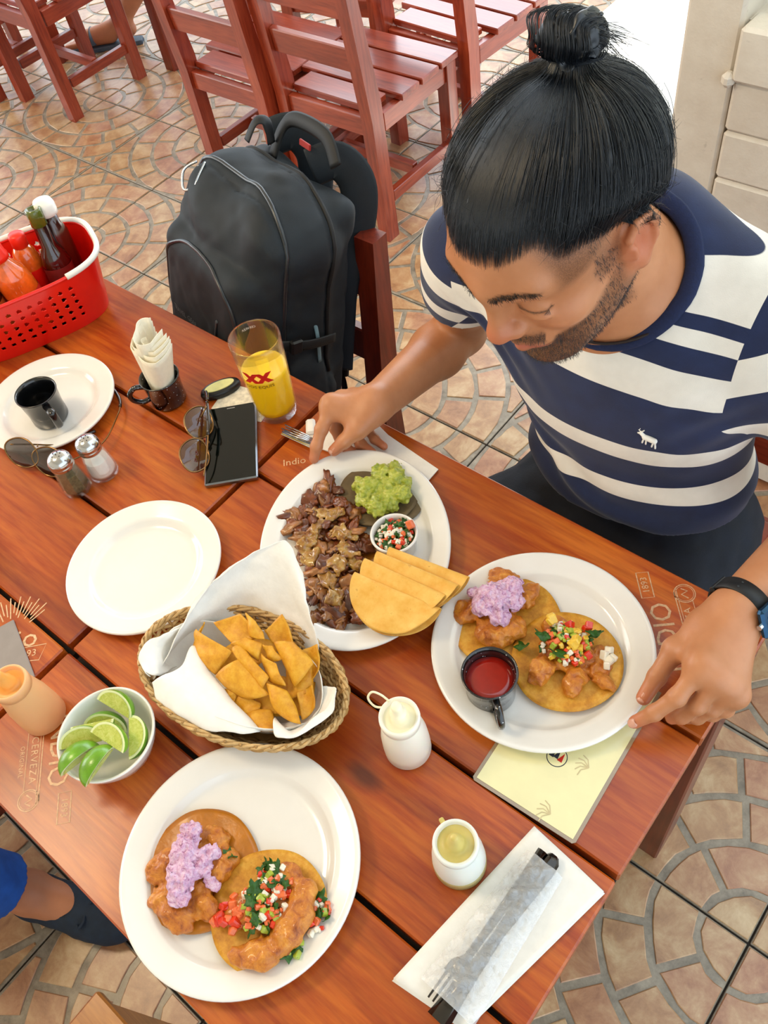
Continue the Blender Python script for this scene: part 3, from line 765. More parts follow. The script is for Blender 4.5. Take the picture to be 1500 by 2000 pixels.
cd = tag(obj('paper_card', box(.090, .056, .0012, (0, 0, .0006)), simple('printed_card', '#e8ddc8', .5, .25, 120), loc=(*(-0.1044, 0.6182, 0.7520)[:2], TZ), rot=(0, 0, .25)), 'cream printed card tucked under the fob, phone and glass', 'card')
M_LENS = NT('dark_lens'); M_LENS.base(lin('#2a180e')); M_LENS.set(Roughness=.04, Alpha=.88, Coat__Weight=1.0); M_LENS = M_LENS.m
M_GOLD = simple('brown_wire', '#8a6a44', .2, .05, metal=1)
M_TORT = simple('dark_temple_tip', '#24120a', .25, .3, 50, coat=.5)
def sunglasses(label, lensL, lensR, r1, r2, arms, nrm):
    """lens centres, two in-plane radii vectors given by lens axes; arms are paths"""
    c = (np.array(lensL) + np.array(lensR)) / 2; t = thing('sunglasses', label, 'sunglasses', (c[0], c[1], TZ))
    ax = np.array(lensR, float) - np.array(lensL); ax /= np.linalg.norm(ax); n = np.array(nrm, float); n -= (n @ ax) * ax; n /= np.linalg.norm(n); up = np.cross(n, ax)
    for cc in (lensL, lensR):
        cc = np.array(cc); ring = []
        for k in range(36):
            a = k * PI / 18; rr = 1 + .10 * math.sin(a * 2 + (.6 if cc is lensL else 2.2)) ; ring.append(cc + ax * r1 * math.cos(a) * rr + up * r2 * math.sin(a) + n * .002 * math.cos(a) ** 2)
        l_ = obj('lens', grid(lambda u, v: cc + (np.array(ring[int(round(u * 36)) % 36]) - cc) * v + n * .003 * (1 - v * v), 37, 6), M_LENS, t, world=True, smooth=True)
        obj('rim', tube(np.array(ring), .0013, 6, closed=True), M_GOLD, t, world=True, smooth=True)
    a, b = np.array(lensL), np.array(lensR)
    for h in (.35, .75): obj('bridge', tube([a + ax * r1 * .9 + up * r2 * h, (a + b) / 2 + up * r2 * (h + .12), b - ax * r1 * .9 + up * r2 * h], .001, 6), M_GOLD, t, world=True, smooth=True)
    for P in arms:
        o = obj('temple', tube(spline(P, 6), .0013, 6), M_GOLD, t, world=True, smooth=True)
        obj('temple_tip', tube(spline(P, 6)[-9:], .0026, 8), M_TORT, t, world=True, smooth=True)
    return t
sunglasses('dark sunglasses leaning on the left edge of the phone', (-0.1096, 0.5346, 0.7800), (-0.0735, 0.4891, 0.7740), .027, .022,
           [[(-0.1058, 0.5396, 0.7900), (-0.1047, 0.5534, 0.8000), (-0.1419, 0.5821, 0.7750), (-0.1568, 0.5911, 0.7700)], [(-0.0372, 0.4715, 0.7700), (-0.0542, 0.4975, 0.7780), (-0.0892, 0.5375, 0.7850), (-0.1204, 0.5666, 0.7900)]], (1.0, .2, 1.2))
sunglasses('thin gold-framed sunglasses lying behind the pepper shaker', (-0.3075, 0.3462, 0.7740), (-0.2610, 0.3607, 0.7680), .028, .022,
           [[(-0.3256, 0.3427, 0.7850), (-0.3087, 0.3635, 0.7750), (-0.2772, 0.3936, 0.7650), (-0.2658, 0.4278, 0.7600), (-0.2618, 0.4442, 0.7560)], [(-0.2361, 0.3655, 0.7760), (-0.2256, 0.3955, 0.7700), (-0.2236, 0.4349, 0.7650), (-0.2449, 0.4789, 0.7650), (-0.2709, 0.5060, 0.7600), (-0.3060, 0.5202, 0.7570)]], (.5, -.6, .6))

# ---- red sauce basket
by_ax = math.radians(66.5)
RC = (-.572, .558)
M_REDPL = simple('red_plastic', '#e8190c', .3, .05, 20, coat=.3, sss=.15); M_WHITEPL = simple('white_plastic', '#f4f0e6', .3, .02)
bk = thing('sauce_basket', 'red perforated plastic basket with a white rim handle, full of sauce bottles', 'basket', (RC[0], RC[1], TZ), by_ax)
def rr_pt(a, hx, hy, n=3.2):
    c, s = math.cos(a), math.sin(a); k = (abs(c) ** n + abs(s) ** n) ** (-1 / n); return hx * c * k, hy * s * k
BL, BW, BH = .150, .088, .108
def bwall(a, z, off=0):
    t = z / BH; hx = BL * (.87 + .13 * t) - off; hy = BW * (.84 + .16 * t) - off; x, y = rr_pt(a, hx, hy); return (x, y, z)
# walls as strips with real holes: outer and inner skins on a grid, hole cells left open
NA, NZ = 360, 64; V = []; F = []
for off in (0, .0022):
    for j in range(NZ + 1):
        for i in range(NA): V.append(bwall(2 * PI * i / NA, BH * j / NZ, off))
def hole(i, j):
    a = 2 * PI * (i + .5) / NA; z = BH * (j + .5) / NZ; x, y, _ = bwall(a, z)
    if abs(y) > BW * .62 and abs(x) < BL * .62: u = x
    elif abs(x) > BL * .80 and abs(y) < BW * .45 and 0: u = y
    else: return None
    if not (.018 < z < .092): return None
    row = int((z - .018) / .0148); cz = .018 + (row + .5) * .0148; st = .0180; sh = (row % 2) * st * .0
    cu = (math.floor((u + sh) / st) + .5) * st - sh
    if math.hypot(u - cu, z - cz) < .0041: return (round(cu / st * 2), row, x, y)
    return None
H_ = [[hole(i, j) is not None for j in range(NZ)] for i in range(NA)]
st_ = (NZ + 1) * NA
for i in range(NA):
    k = (i + 1) % NA
    for j in range(NZ):
        if not H_[i][j]:
            F.append((j * NA + i, j * NA + k, (j + 1) * NA + k, (j + 1) * NA + i)); F.append((st_ + j * NA + i, st_ + (j + 1) * NA + i, st_ + (j + 1) * NA + k, st_ + j * NA + k))
        else:
            for (di, dj, e) in ((-1, 0, (j * NA + i, (j + 1) * NA + i)), (1, 0, (j * NA + k, (j + 1) * NA + k)), (0, -1, (j * NA + i, j * NA + k)), (0, 1, ((j + 1) * NA + i, (j + 1) * NA + k))):
                if not H_[(i + di) % NA][max(0, min(NZ - 1, j + dj))]: F.append((e[0], e[1], e[1] + st_, e[0] + st_))
for z_ in (0,): F.append(tuple(reversed(range(NA)))); F.append(tuple(st_ + i for i in range(NA)))
obj('basket_wall', (V, F), M_REDPL, bk, fix=False)
rim = [bwall(2 * PI * i / 120, BH) for i in range(120)]
obj('red_rim', tube(rim, .0032, 8, closed=True), M_REDPL, bk, smooth=True)
seg = [tuple(np.array(bwall(a, BH)) * [1.02, 1.03, 1] + [0, 0, .003]) for a in np.linspace(-1.05, PI - .85, 70)]
obj('white_handle', tube(seg, .0048, 10, flat=1.1), M_WHITEPL, bk, smooth=True)
seg = [tuple(np.array(bwall(a, BH)) * [1.02, 1.03, 1] + [0, 0, .003]) for a in np.linspace(PI + .72, 1.5 * PI + .05, 30) - .55]
obj('white_handle', tube(seg, .0048, 10, flat=1.1), M_WHITEPL, bk, smooth=True)
def inb(u, v): c, s = math.cos(by_ax), math.sin(by_ax); return (RC[0] + u * c - v * s, RC[1] + u * s + v * c)
def sauce(label, pos, tilt, prof, glass, capprof, capm, lab=None):
    t = thing('sauce_bottle', label, 'bottle', (pos[0], pos[1], TZ + .004), 0, None)
    R = rotx(tilt[0]) @ roty(tilt[1])
    obj('bottle_glass', xf(lathe(prof, 40), R=R), glass, t, smooth=True)
    obj('bottle_cap', xf(lathe(capprof, 32), R=R), capm, t, smooth=True)
    if lab: obj('paper_label', xf(lathe([(lab[0] + .0006, lab[1]), (lab[0] + .0008, lab[1] + .001), (lab[0] + .0008, lab[2] - .001), (lab[0] + .0006, lab[2])], 40), R=R), lab[3], t, smooth=True)
    return t
M_SOY = simple('dark_sauce_glass', '#2a0806', .08, .1, 20, coat=1); M_GRN = simple('olive_green_glass_cap', '#56601c', .2, .15, 60, coat=.6)
M_HOT = simple('orange_hot_sauce', '#e0641a', .12, .25, 60, coat=1); M_REDCAP = simple('red_cap', '#ee2a14', .35, .05); M_DRK = simple('dark_brown_sauce', '#3a1208', .12, .2, coat=1)
sauce('dark sauce bottle with an olive green neck at the right end of the red basket', inb(.075, .012), (-.10, -.10),
      [(0, 0), (.022, 0), (.024, .004), (.024, .075), (.020, .092), (.013, .104), (.0115, .150), (.0115, .152), (0, .152)], M_SOY,
      [(.0118, .140), (.0135, .141), (.0138, .166), (.0128, .170), (.0095, .170), (.009, .160), (0, .158)], M_GRN, (.024, .015, .070, simple('dark_red_label', '#6d1410', .5, .2, 60)))
sauce('squat bottle of orange hot sauce with a red cap, in the red basket', inb(.012, -.012), (.05, -.12),
      [(0, 0), (.027, 0), (.030, .004), (.030, .085), (.026, .105), (.016, .122), (.0125, .134), (0, .134)], M_HOT,
      [(.0135, .128), (.0175, .129), (.0180, .136), (.0165, .140), (.0160, .160), (.0150, .163), (0, .163)], M_REDCAP, (.030, .012, .066, simple('red_label', '#c22412', .5, .15, 60)))
sauce('second red-capped sauce bottle behind the squat orange one', inb(.030, .045), (-.08, .0),
      [(0, 0), (.022, 0), (.024, .004), (.024, .080), (.018, .100), (.011, .110), (0, .112)], M_HOT,
      [(.0115, .108), (.0140, .109), (.0140, .128), (.0125, .131), (0, .131)], M_REDCAP, (.024, .012, .070, M_REDPL))
sauce('dark brown sauce bottle at the left end of the red basket', inb(-.052, .0), (.05, .05),
      [(0, 0), (.026, 0), (.028, .004), (.028, .080), (.022, .098), (.013, .112), (0, .114)], M_DRK,
      [(.0135, .108), (.0160, .109), (.0160, .126), (.0140, .130), (0, .130)], M_REDCAP, (.028, .012, .072, simple('ochre_label', '#b06020', .5, .2, 60)))
sauce('slim bottle with a round white top behind the olive-necked one', inb(.098, .040), (-.05, -.04),
      [(0, 0), (.018, 0), (.020, .004), (.020, .110), (.014, .126), (.012, .150), (0, .150)], M_DRK,
      [(.0135, .142), (.0175, .143), (.0182, .150), (.0182, .160), (.0150, .168), (0, .170)], M_WHITEPL)

# ---- wicker basket with napkin and chips
BK = (.2434, .2761); ba = math.atan2(-.23, -.97) + PI
wk = thing('bread_basket', 'oval woven wicker basket lined with a white napkin, full of tortilla chips', 'basket', (BK[0], BK[1], TZ), ba)
M_WICK = simple('wicker', '#c9a56e', .55, .25, 90, bump=.4, bscale=300); M_WICK2 = simple('dark_wicker', '#a27a42', .55, .25, 90, bump=.4)
BA, BB, BHH = .1345, .0800, .058
def wrad(t): return .70 + .30 * (t ** .7)
for k in range(13):
    t = k / 12; P = []
    for i in range(132):
        a = 2 * PI * i / 132; w = .0020 * math.sin(a * 22 + (PI if k % 2 else 0)); s = wrad(t)
        P.append(((BA * s + w) * math.cos(a), (BB * s + w) * math.sin(a), .004 + (BHH - .008) * t + .0012 * math.sin(a * 5 + k)))
    obj('woven_strand', tube(P, .0024, 6, closed=True), M_WICK if k % 3 else M_WICK2, wk, smooth=True)
for k in range(3):
    P = []
    for i in range(160):
        a = 2 * PI * i / 160; ph_ = a * 17 + k * 2 * PI / 3
        P.append(((BA - .001 + .0022 * math.cos(ph_)) * math.cos(a), (BB - .001 + .0022 * math.cos(ph_)) * math.sin(a), BHH - .003 + .0022 * math.sin(ph_)))
    obj('rim_strand', tube(P, .0020, 6, closed=True), M_WICK, wk, smooth=True)
for k in range(44):
    a = 2 * PI * (k + .5) / 44; P = [((BA * wrad(t)) * math.cos(a), (BB * wrad(t)) * math.sin(a), .003 + (BHH - .002) * t) for t in (0, .3, .65, 1)]
    obj('upright', tube(P, .0019, 5), M_WICK2, wk, smooth=True)
obj('woven_base', xf(lathe([(0, 0), (1, 0), (1, 1), (0, 1)], 48), s=(BA * .70, BB * .70, .004)), M_WICK2, wk)

# napkin lining the basket
nk = thing('paper_napkin', 'white paper napkin lining the chip basket, one corner standing tall', 'napkin', (BK[0], BK[1], TZ + .004))
def spl2(rows, nu=40, nv=22, thick=.0009):
    A = [spline(r_, 8) for r_ in rows]; m = min(len(x) for x in A); A = np.array([x[:m] for x in A]); Bv = np.array([spline(A[:, i], 8) for i in range(m)])
    G = Bv; nU, nV = G.shape[:2]
    return grid(lambda u, v: G[int(round(u * (nU - 1))), int(round(v * (nV - 1)))] + 0, nU, nV, thick)
def crinkle(vf, amp=.0012, sc=90, s=1):
    V, F = vf; V = V + np.stack([vnoise(V, 38, s + 4), vnoise(V, 38, s + 5), vnoise(V, 38, s + 6)], 1) * .0022; V = V + np.stack([vnoise(V, sc, s), vnoise(V, sc, s + 1), vnoise(V, sc * 1.3, s + 2)], 1) * amp; return V, F
# tall rear corner: peak at px (563,1062)
rear = [[(0.1283, 0.2297, 0.7800), (0.1420, 0.2850, 0.7750), (0.1862, 0.3221, 0.7720), (0.2414, 0.3478, 0.7720), (0.2969, 0.3434, 0.7750)],
        [(0.1594, 0.2113, 0.8000), (0.1543, 0.2823, 0.8120), (0.1812, 0.3398, 0.8050), (0.2430, 0.3570, 0.8050), (0.2984, 0.3517, 0.8030)],
        [(0.1569, 0.2595, 0.8180), (0.1476, 0.3164, 0.8300), (0.1803, 0.3611, 0.8350), (0.2300, 0.3786, 0.8280), (0.2908, 0.3611, 0.8180)],
        [(0.1451, 0.3022, 0.8320), (0.1590, 0.3528, 0.8500), (0.1884, 0.3895, 0.8620), (0.2227, 0.4009, 0.8660), (0.2638, 0.3801, 0.8350)],
        [(0.1447, 0.3199, 0.8380), (0.1715, 0.3699, 0.8580), (0.2021, 0.4067, 0.8760), (0.2142, 0.4149, 0.8780), (0.2440, 0.4002, 0.8580)]]
def liner(u, v):
    a = 2 * PI * u; s = (.60 + .36 * v ** .8) if v > .3 else .60 * v / .3 + .16 * v; s = min(s, .93); z = .003 + max(0, (v - .3) / .7) ** 1.1 * (.050 - .010 * math.cos(a * 3 + 1)); c_, s_ = math.cos(a), math.sin(a)
    x, y = (BA - .006) * s * .88 * c_, (BB - .006) * s * .88 * s_; return (BK[0] + x * math.cos(ba) - y * math.sin(ba), BK[1] + x * math.sin(ba) + y * math.cos(ba), TZ + .004 + z)
obj('napkin_lining', crinkle(grid(liner, 72, 16, .0008, wrap=True), .0012, 110, 12), M_PAPER, nk, world=True, smooth=True)
obj('standing_corner', crinkle(spl2(rear)), M_PAPER, nk, world=True, smooth=True)
# front flap, folded over the near-left wall
front = [[(0.2436, 0.2262, 0.7750), (0.2748, 0.2334, 0.7750), (0.3001, 0.2427, 0.7780)],
         [(0.1836, 0.2648, 0.8120), (0.2359, 0.2505, 0.8060), (0.3104, 0.2378, 0.8060)],
         [(0.1868, 0.2377, 0.8220), (0.2392, 0.2233, 0.8180), (0.2985, 0.2234, 0.8120)],
         [(0.1803, 0.2175, 0.8220), (0.2199, 0.1998, 0.8150), (0.2651, 0.2063, 0.8080)],
         [(0.1720, 0.2039, 0.8150), (0.1901, 0.1947, 0.8060), (0.2356, 0.1986, 0.8000)]]
obj('front_flap', crinkle(spl2(front), .001, 90, 5), M_PAPER, nk, world=True, smooth=True)
left = [[(0.1574, 0.2419, 0.7800), (0.1411, 0.2417, 0.7750), (0.1339, 0.2837, 0.7750)],
        [(0.1718, 0.2171, 0.8150), (0.1454, 0.2410, 0.8150), (0.1473, 0.2755, 0.8150)],
        [(0.1588, 0.2085, 0.8220), (0.1376, 0.2207, 0.8220), (0.1366, 0.2431, 0.8240)],
        [(0.1646, 0.2087, 0.8180), (0.1327, 0.2176, 0.8120), (0.1322, 0.2311, 0.8200)]]
obj('left_flap', crinkle(spl2(left), .0015, 120, 9), M_PAPER, nk, world=True, smooth=True)
right = [[(0.3000, 0.2493, 0.7720), (0.3132, 0.2702, 0.7720), (0.3243, 0.2935, 0.7720), (0.3154, 0.3244, 0.7750)],
         [(0.3077, 0.2621, 0.7950), (0.3434, 0.2588, 0.8060), (0.3585, 0.2871, 0.8060), (0.3383, 0.3233, 0.8060)],
         [(0.3281, 0.2462, 0.8120), (0.3555, 0.2560, 0.8180), (0.3684, 0.2928, 0.8200), (0.3537, 0.3227, 0.8200)],
         [(0.3355, 0.2478, 0.8080), (0.3482, 0.2622, 0.8120), (0.3555, 0.2950, 0.8120), (0.3547, 0.3149, 0.8180)]]
obj('ruffled_edge', crinkle(spl2(right), .0022, 60, 3), M_PAPER, nk, world=True, smooth=True)

# ---- menu card under the man's plate
c0, c1, c2 = [np.array(x) for x in ((0.5163, 0.3469, 0.7520), (0.6416, 0.3530, 0.7520), (0.6341, 0.5115, 0.7520))]
mc = thing('menu_card', 'laminated pale yellow menu card under the man\'s plate', 'menu', (.575, .43, TZ))
ux_ = (c1 - c0); L1 = np.linalg.norm(ux_); ux_ /= L1; uy_ = np.array([-ux_[1], ux_[0], 0])
def cardp(a, b, z): return tuple(c0[:2] + ux_[:2] * a + uy_[:2] * b) + (z,)
M_LAM = simple('laminate_edge', '#9a8468', .15, .1, coat=1); M_MENU = simple('pale_yellow_menu', '#ece4ae', .35, .05, 25, coat=.6)
obj('laminate', poly_prism([cardp(*q, 0)[:2] for q in ((.003, 0), (L1 - .003, 0), (L1, .003), (L1, .2), (0, .2), (0, .003))], TZ, TZ + .0008), M_LAM, mc, world=True)
obj('printed_sheet', poly_prism([cardp(*q, 0)[:2] for q in ((.004, .004), (L1 - .004, .004), (L1 - .004, .196), (.004, .196))], TZ + .0008, TZ + .0014), M_MENU, mc, world=True)
M_FAINT = simple('faint_tan_print', '#cfbf94', .5); M_NAVYP = simple('navy_print', '#1c2438', .5)
lc = np.array((0.5777, 0.4215, 0.7520))
for rr, m_, zz in ((.0115, M_NAVYP, .0015), (.0105, M_MENU, .0016)):
    obj('round_emblem', poly_prism([(lc[0] + rr * math.cos(k * PI / 16), lc[1] + rr * math.sin(k * PI / 16)) for k in range(32)], TZ + .0014, TZ + zz), m_, mc, world=True)
for k, (u, v, m_) in enumerate([(-.006, .002, M_NAVYP), (-.001, .003, M_NAVYP), (.0045, .002, M_REDP)]):
    obj('emblem_mark', poly_prism([(lc[0] + u - .003, lc[1] + v - .005), (lc[0] + u + .003, lc[1] + v - .005), (lc[0] + u + .001, lc[1] + v + .006)], TZ + .0016, TZ + .0018), m_, mc, world=True)
for px_ in ((0.5894, 0.4465, 0.7520), (0.6052, 0.3649, 0.7520), (0.6117, 0.4309, 0.7520)):
    for k in range(5):
        a = 2.2 + k * .45; q = np.array(px_); P = [(q[0], q[1], TZ + .0017), (q[0] + .009 * math.cos(a), q[1] + .009 * math.sin(a), TZ + .0017), (q[0] + .015 * math.cos(a + .3), q[1] + .015 * math.sin(a + .3), TZ + .0017)]
        obj('leaf_drawing', tube(P, .0006, 4, flat=.2), M_FAINT, mc, world=True)

# ---- napkin with wrapped cutlery at the bottom
q4 = [np.array(x) for x in ((0.5984, 0.3413, 0.7540), (0.6879, 0.3288, 0.7540), (0.6481, 0.1488, 0.7540), (0.5694, 0.1395, 0.7540))]
np_ = thing('folded_napkin', 'folded white paper napkin under the wrapped cutlery at the near table corner', 'napkin', (float(np.mean([p[0] for p in q4])), float(np.mean([p[1] for p in q4])), TZ))
for k in range(4):
    def fn(u, v, k=k):
        p = q4[0] * (1 - u) * (1 - v) + q4[1] * u * (1 - v) + q4[2] * u * v + q4[3] * (1 - u) * v
        return (p[0] + .0012 * k * math.sin(k), p[1] + .0008 * k, TZ + .0004 + .0012 * k + (.0016 * math.sin(3 * u + 2 * v + k) ** 2 if k == 3 else 0))
    obj('napkin_ply', grid(fn, 18, 24, .0007), M_PAPER, np_, world=True, smooth=True)
ce = thing('wrapped_cutlery', 'steel cutlery wrapped in crinkled clear plastic on the folded napkin', 'cutlery', (*(0.6193, 0.2366, 0.7600)[:2], TZ + .006))
k1, k2 = np.array((0.6297, 0.3288, 0.7640)), np.array((0.6232, 0.1395, 0.7640)); dK = (k2 - k1) / np.linalg.norm(k2 - k1); nK = np.array([-dK[1], dK[0], 0])
M_DSTEEL = simple('dark_reflecting_steel', '#4a4744', .15, .2, 20, metal=1)
def blade(path, ws, th, mat, name):
    P = arr(path); V = []; n = len(P)
    for p, w in zip(P, ws):
        V += [p + nK * w, p + nK * w * .5 + [0, 0, th], p - nK * w * .5 + [0, 0, th], p - nK * w]
    F = [(4 * i + j, 4 * i + (j + 1) % 4, 4 * i + 4 + (j + 1) % 4, 4 * i + 4 + j) for i in range(n - 1) for j in range(4)] + [(0, 1, 2, 3), tuple(4 * n - 4 + j for j in range(4))]
    return obj(name, (V, F), mat, ce, world=True, smooth=True)
def along(t, s, z): return k1 + (k2 - k1) * t + nK * s + [0, 0, z]
blade([along(t, .003, .0005) for t in (0, .03, .1, .5, .8, 1.0)], (.005, .009, .010, .005, .008, .012), .004, M_DSTEEL, 'knife')
blade([along(t, -.008 + .0 * t, .002) for t in (.02, .2, .55, .68, .74, .8)], (.006, .005, .0040, .004, .011, .012), .003, M_DSTEEL, 'fork_handle')
for k in range(4): blade([along(.80, -.016 + .0055 * k, .002), along(.95, -.016 + .0055 * k, .001)], (.0016, .001), .0015, M_DSTEEL, 'fork_tine')
pm = NT('crinkled_film'); pv_ = pm.coord((1, 1, 1), False); pm.base((.93, .95, .97, 1)); pm.set(Roughness=.1, Alpha=.42, Coat__Weight=1.0); pm.bump(pm.noise(pv_, 160, 3, .6, 2.0), .9, .003)
def film(u, v):
    t = .07 + .84 * v; s = (u - .5) * .058 * (.75 + .35 * v); hump = .013 * math.cos(PI * (u - .5)) ** .7 if 0 < u < 1 else 0
    return along(t, s, hump + .0035 * math.sin(40 * v + 9 * u) * math.cos(PI * (u - .5)) + .001)
V, F = grid(film, 26, 90); V = V + np.stack([0 * V[:, 0], 0 * V[:, 0], np.abs(vnoise(V, 150, 4)) * .004], 1)
obj('plastic_film', (V, F), pm.m, ce, world=True, smooth=True)

# ---- rolled cutlery and napkin beside the man's right hand
n2 = [np.array(x) for x in ((0.2265, 0.6740, 0.7570), (0.1068, 0.6844, 0.7570), (0.0366, 0.6555, 0.7570), (0.0291, 0.6177, 0.7570), (0.1372, 0.6297, 0.7570), (0.2270, 0.6496, 0.7570))]
n2t = thing('folded_napkin', 'folded white napkin under the man\'s right hand, behind the meat platter', 'napkin', (.15, .665, TZ))
wn = [(0.0212, 0.6127, 0.7570), (0.0219, 0.6583, 0.7570), (0.0561, 0.7063, 0.7570), (0.1271, 0.6856, 0.7570), (0.2265, 0.6740, 0.7570), (0.2269, 0.6463, 0.7570), (0.1402, 0.6261, 0.7570), (0.0624, 0.6122, 0.7570)]
for k in range(3): obj('napkin_ply', poly_prism([(p[0] + .0008 * k, p[1] - .0006 * k) for p in wn], TZ + .0015 * k, TZ + .0015 * k + .0013, .0003), M_PAPER, n2t, world=True)
obj('paper_band', box(.014, .030, .010, (.022, .633, TZ + .005), .003, R=rotz(.75)), M_PAPER, n2t, world=True)
ft = thing('fork', 'steel fork and knife tips poking out of the napkin band below the juice glass', 'fork', (.0, .622, TZ + .003))
fa = np.array((-0.0121, 0.6084, 0.7580)); fb_ = np.array((0.0445, 0.6128, 0.7600)); dK = (fb_ - fa) / np.linalg.norm(fb_ - fa); nK = np.array([-dK[1], dK[0], 0])
for k in range(4):
    P = [fa + nK * (.006 - .004 * k) + dK * .004 * (k % 2), fa + nK * (.006 - .004 * k) * .9 + dK * .030, fb_ + nK * (.003 - .002 * k)]
    obj('tine', tube(P, .0012, 6, flat=.6), M_STEEL, ft, world=True, smooth=True)
obj('knife_blade', box(.055, .009, .0015, tuple((fa + fb_) / 2 + [0.004, -.006, -.003]), .0005, R=rotz(math.atan2(dK[1], dK[0]))), M_STEEL, ft, world=True)

# ---- grey card at the left edge
tag(obj('grey_folder', box(.10, .055, .003, (0, 0, .0015), .001), simple('grey_card', '#8d8480', .5, .05), loc=(*(-0.0584, 0.1185, 0.7520)[:2], TZ), rot=(0, 0, math.radians(-20))), 'small grey folder at the left edge behind the orange squeeze bottle', 'folder')

# ================================================================== food
PZ = TZ + .0062
M_TORTI = simple('corn_tortilla', '#d79a2c', .6, .12, 45, bump=.4, bscale=220)
tt = NT('toasted_tortilla'); v = tt.coord((1, 1, 1)); n = tt.noise(v, 55, 5, .7); n2 = tt.noise(v, 230, 3, .6)
tt.base(tt.mix(tt.ramp(n2, [(.66, (0, 0, 0, 1)), (.76, (.6, .6, .6, 1))]), tt.ramp(n, [(.3, '#b87416'), (.5, '#d8992a'), (.72, '#ecbb50')]), lin('#7a4410'))); tt.set(Roughness=.5, Subsurface__Weight=.1, Subsurface__Scale=.003); tt.bump(n, .5, .001); M_TORT2 = tt.m
M_OILY = simple('oily_tortilla', '#b9700f', .3, .16, 60, coat=.3, bump=.4, bscale=200)
M_FRY = NT('fried_batter'); v = M_FRY.coord(); n = M_FRY.noise(v, 70, 6, .7, .6); M_FRY.base(M_FRY.ramp(n, [(.28, '#7c3208'), (.42, '#b86414'), (.6, '#d88a26'), (.8, '#eab452')])); M_FRY.set(Roughness=.36, Coat__Weight=.3); M_FRY.bump(M_FRY.noise(v, 210, 5, .7), .8, .002); M_FRY = M_FRY.m
sl = NT('purple_slaw'); v = sl.coord((1, 1, 1)); n = sl.noise(v, 210, 4, .7, 1.0)
sl.base(sl.ramp(n, [(.30, '#86406e'), (.42, '#cf9dc0'), (.6, '#e3c4dc'), (.8, '#f2e2ee')])); sl.set(Roughness=.4, Subsurface__Weight=.2, Subsurface__Scale=.003); sl.bump(n, .8, .002); M_SLAW = sl.m
M_TOM = simple('tomato_dice', '#d8320e', .25, .15, 200, coat=.4); M_TOM2 = simple('salmon_tomato_dice', '#e8703c', .28, .15, 200, coat=.3)
M_ONI = simple('onion_dice', '#f2e6d2', .3, .05, 200, sss=.2); M_HERB = simple('cilantro', '#2c5a14', .5, .3, 200); M_CUC = simple('green_dice', '#a8b83a', .35, .15, 200, coat=.3); M_MANGO = simple('yellow_dice', '#ecc040', .3, .1, 200, coat=.3)
def wavy_disc(R, z0=.002, amp=.0016, seed=1, th=.0018, ell=(1, 1), lift=0.0, lift_dir=0.0):
    def fn(u, v):
        a = 2 * PI * u; rr = R * v * (1 + .012 * math.sin(3 * a + seed) + .006 * math.sin(7 * a + 2 * seed))
        x, y = rr * math.cos(a) * ell[0], rr * math.sin(a) * ell[1]
        z = z0 + amp * (math.sin(x * 90 + seed) * math.cos(y * 80 + seed * 2)) * v + lift * max(0, (x * math.cos(lift_dir) + y * math.sin(lift_dir)) / R) ** 2
        return (x, y, z)
    return grid(fn, 64, 12, th, wrap=True)
def blobmesh(name, seed, R=.006, st=(1, 1, 1), rough=.35, sub=2, mat=None):
    bm = bmesh.new(); bmesh.ops.create_icosphere(bm, subdivisions=sub, radius=1.0); V = np.array([v.co[:] for v in bm.verts])
    k = 1 + rough * .5 * vnoise(V + seed * 7.3, 1.7, seed) + rough * .34 * vnoise(V + seed, 3.8, seed + 5)
    V = V * k[:, None] * R * np.array(st)
    for v, c in zip(bm.verts, V): v.co = c
    me = bpy.data.meshes.new(name); bm.to_mesh(me); bm.free(); me.materials.append(mat); me.polygons.foreach_set('use_smooth', [True] * len(me.polygons)); return me
DICE = {}
def dice(kind):
    if kind not in DICE:
        m = {'tomato_dice': M_TOM, 'tomato_chunk': M_TOM2, 'onion_dice': M_ONI, 'green_dice': M_CUC, 'mango_dice': M_MANGO}.get(kind)
        if kind == 'cilantro_leaf':
            L = []
            for s in range(3):
                def fn(u, v, s=s): a = 2 * PI * u; r = .0055 * v * (1 + .35 * math.sin(5 * a + s)); return (r * math.cos(a) * 1.3, r * math.sin(a), .001 * math.sin(6 * r / .006 + s) + .0015 * math.cos(2 * a) * v)
                L.append(mesh(kind, grid(fn, 16, 4, .0004, wrap=True), M_HERB, True))
        else:
            L = []
            for s in range(4):
                V, F = box(.0062, .0052, .0045, b=.0008); V = V * (1 + .18 * vnoise(V * 1000 + s * 3, .3, s))[:, None] * (1 + .12 * s / 3); L.append(fixn(mesh(kind, (V, F), m)))
        DICE[kind] = L
    return DICE[kind]
def scatter(parent, kinds, pts, rg, base, sc=(0.7, 1.25)):
    P0 = wloc(parent)
    for (x, y, z) in pts:
        k = rg.choice(kinds); o = bpy.data.objects.new(k, rg.choice(dice(k))); COL.objects.link(o); o.parent = parent
        o.location = (x - P0[0], y - P0[1], z - P0[2]); o.rotation_euler = (rg.uniform(-.9, .9), rg.uniform(-.9, .9), rg.uniform(0, 6.3)); s = rg.uniform(*sc); o.scale = (s, s, s)
def sdf_obj(name, S, h, lo, hi, mat, parent, kind=None):
    o = obj(name, S.mesh(h, lo, hi), mat, parent, world=True, smooth=True, fix=False)
    if kind: o['kind'] = kind
    return o
def lump(centers, amp, sc, seed, k=.006, flat=None):
    S = Sdf()
    for c, r in centers: S.ell(c, r, k=k)
    c0 = np.mean([c for c, r in centers], axis=0)
    S.fn(lambda P: amp * (vnoise(P, sc, seed) + .5 * vnoise(P, sc * 2.1, seed + 1) + .3 * np.abs(vnoise(P, sc * 3.7, seed + 2))), c0, .3, op='d'); return S
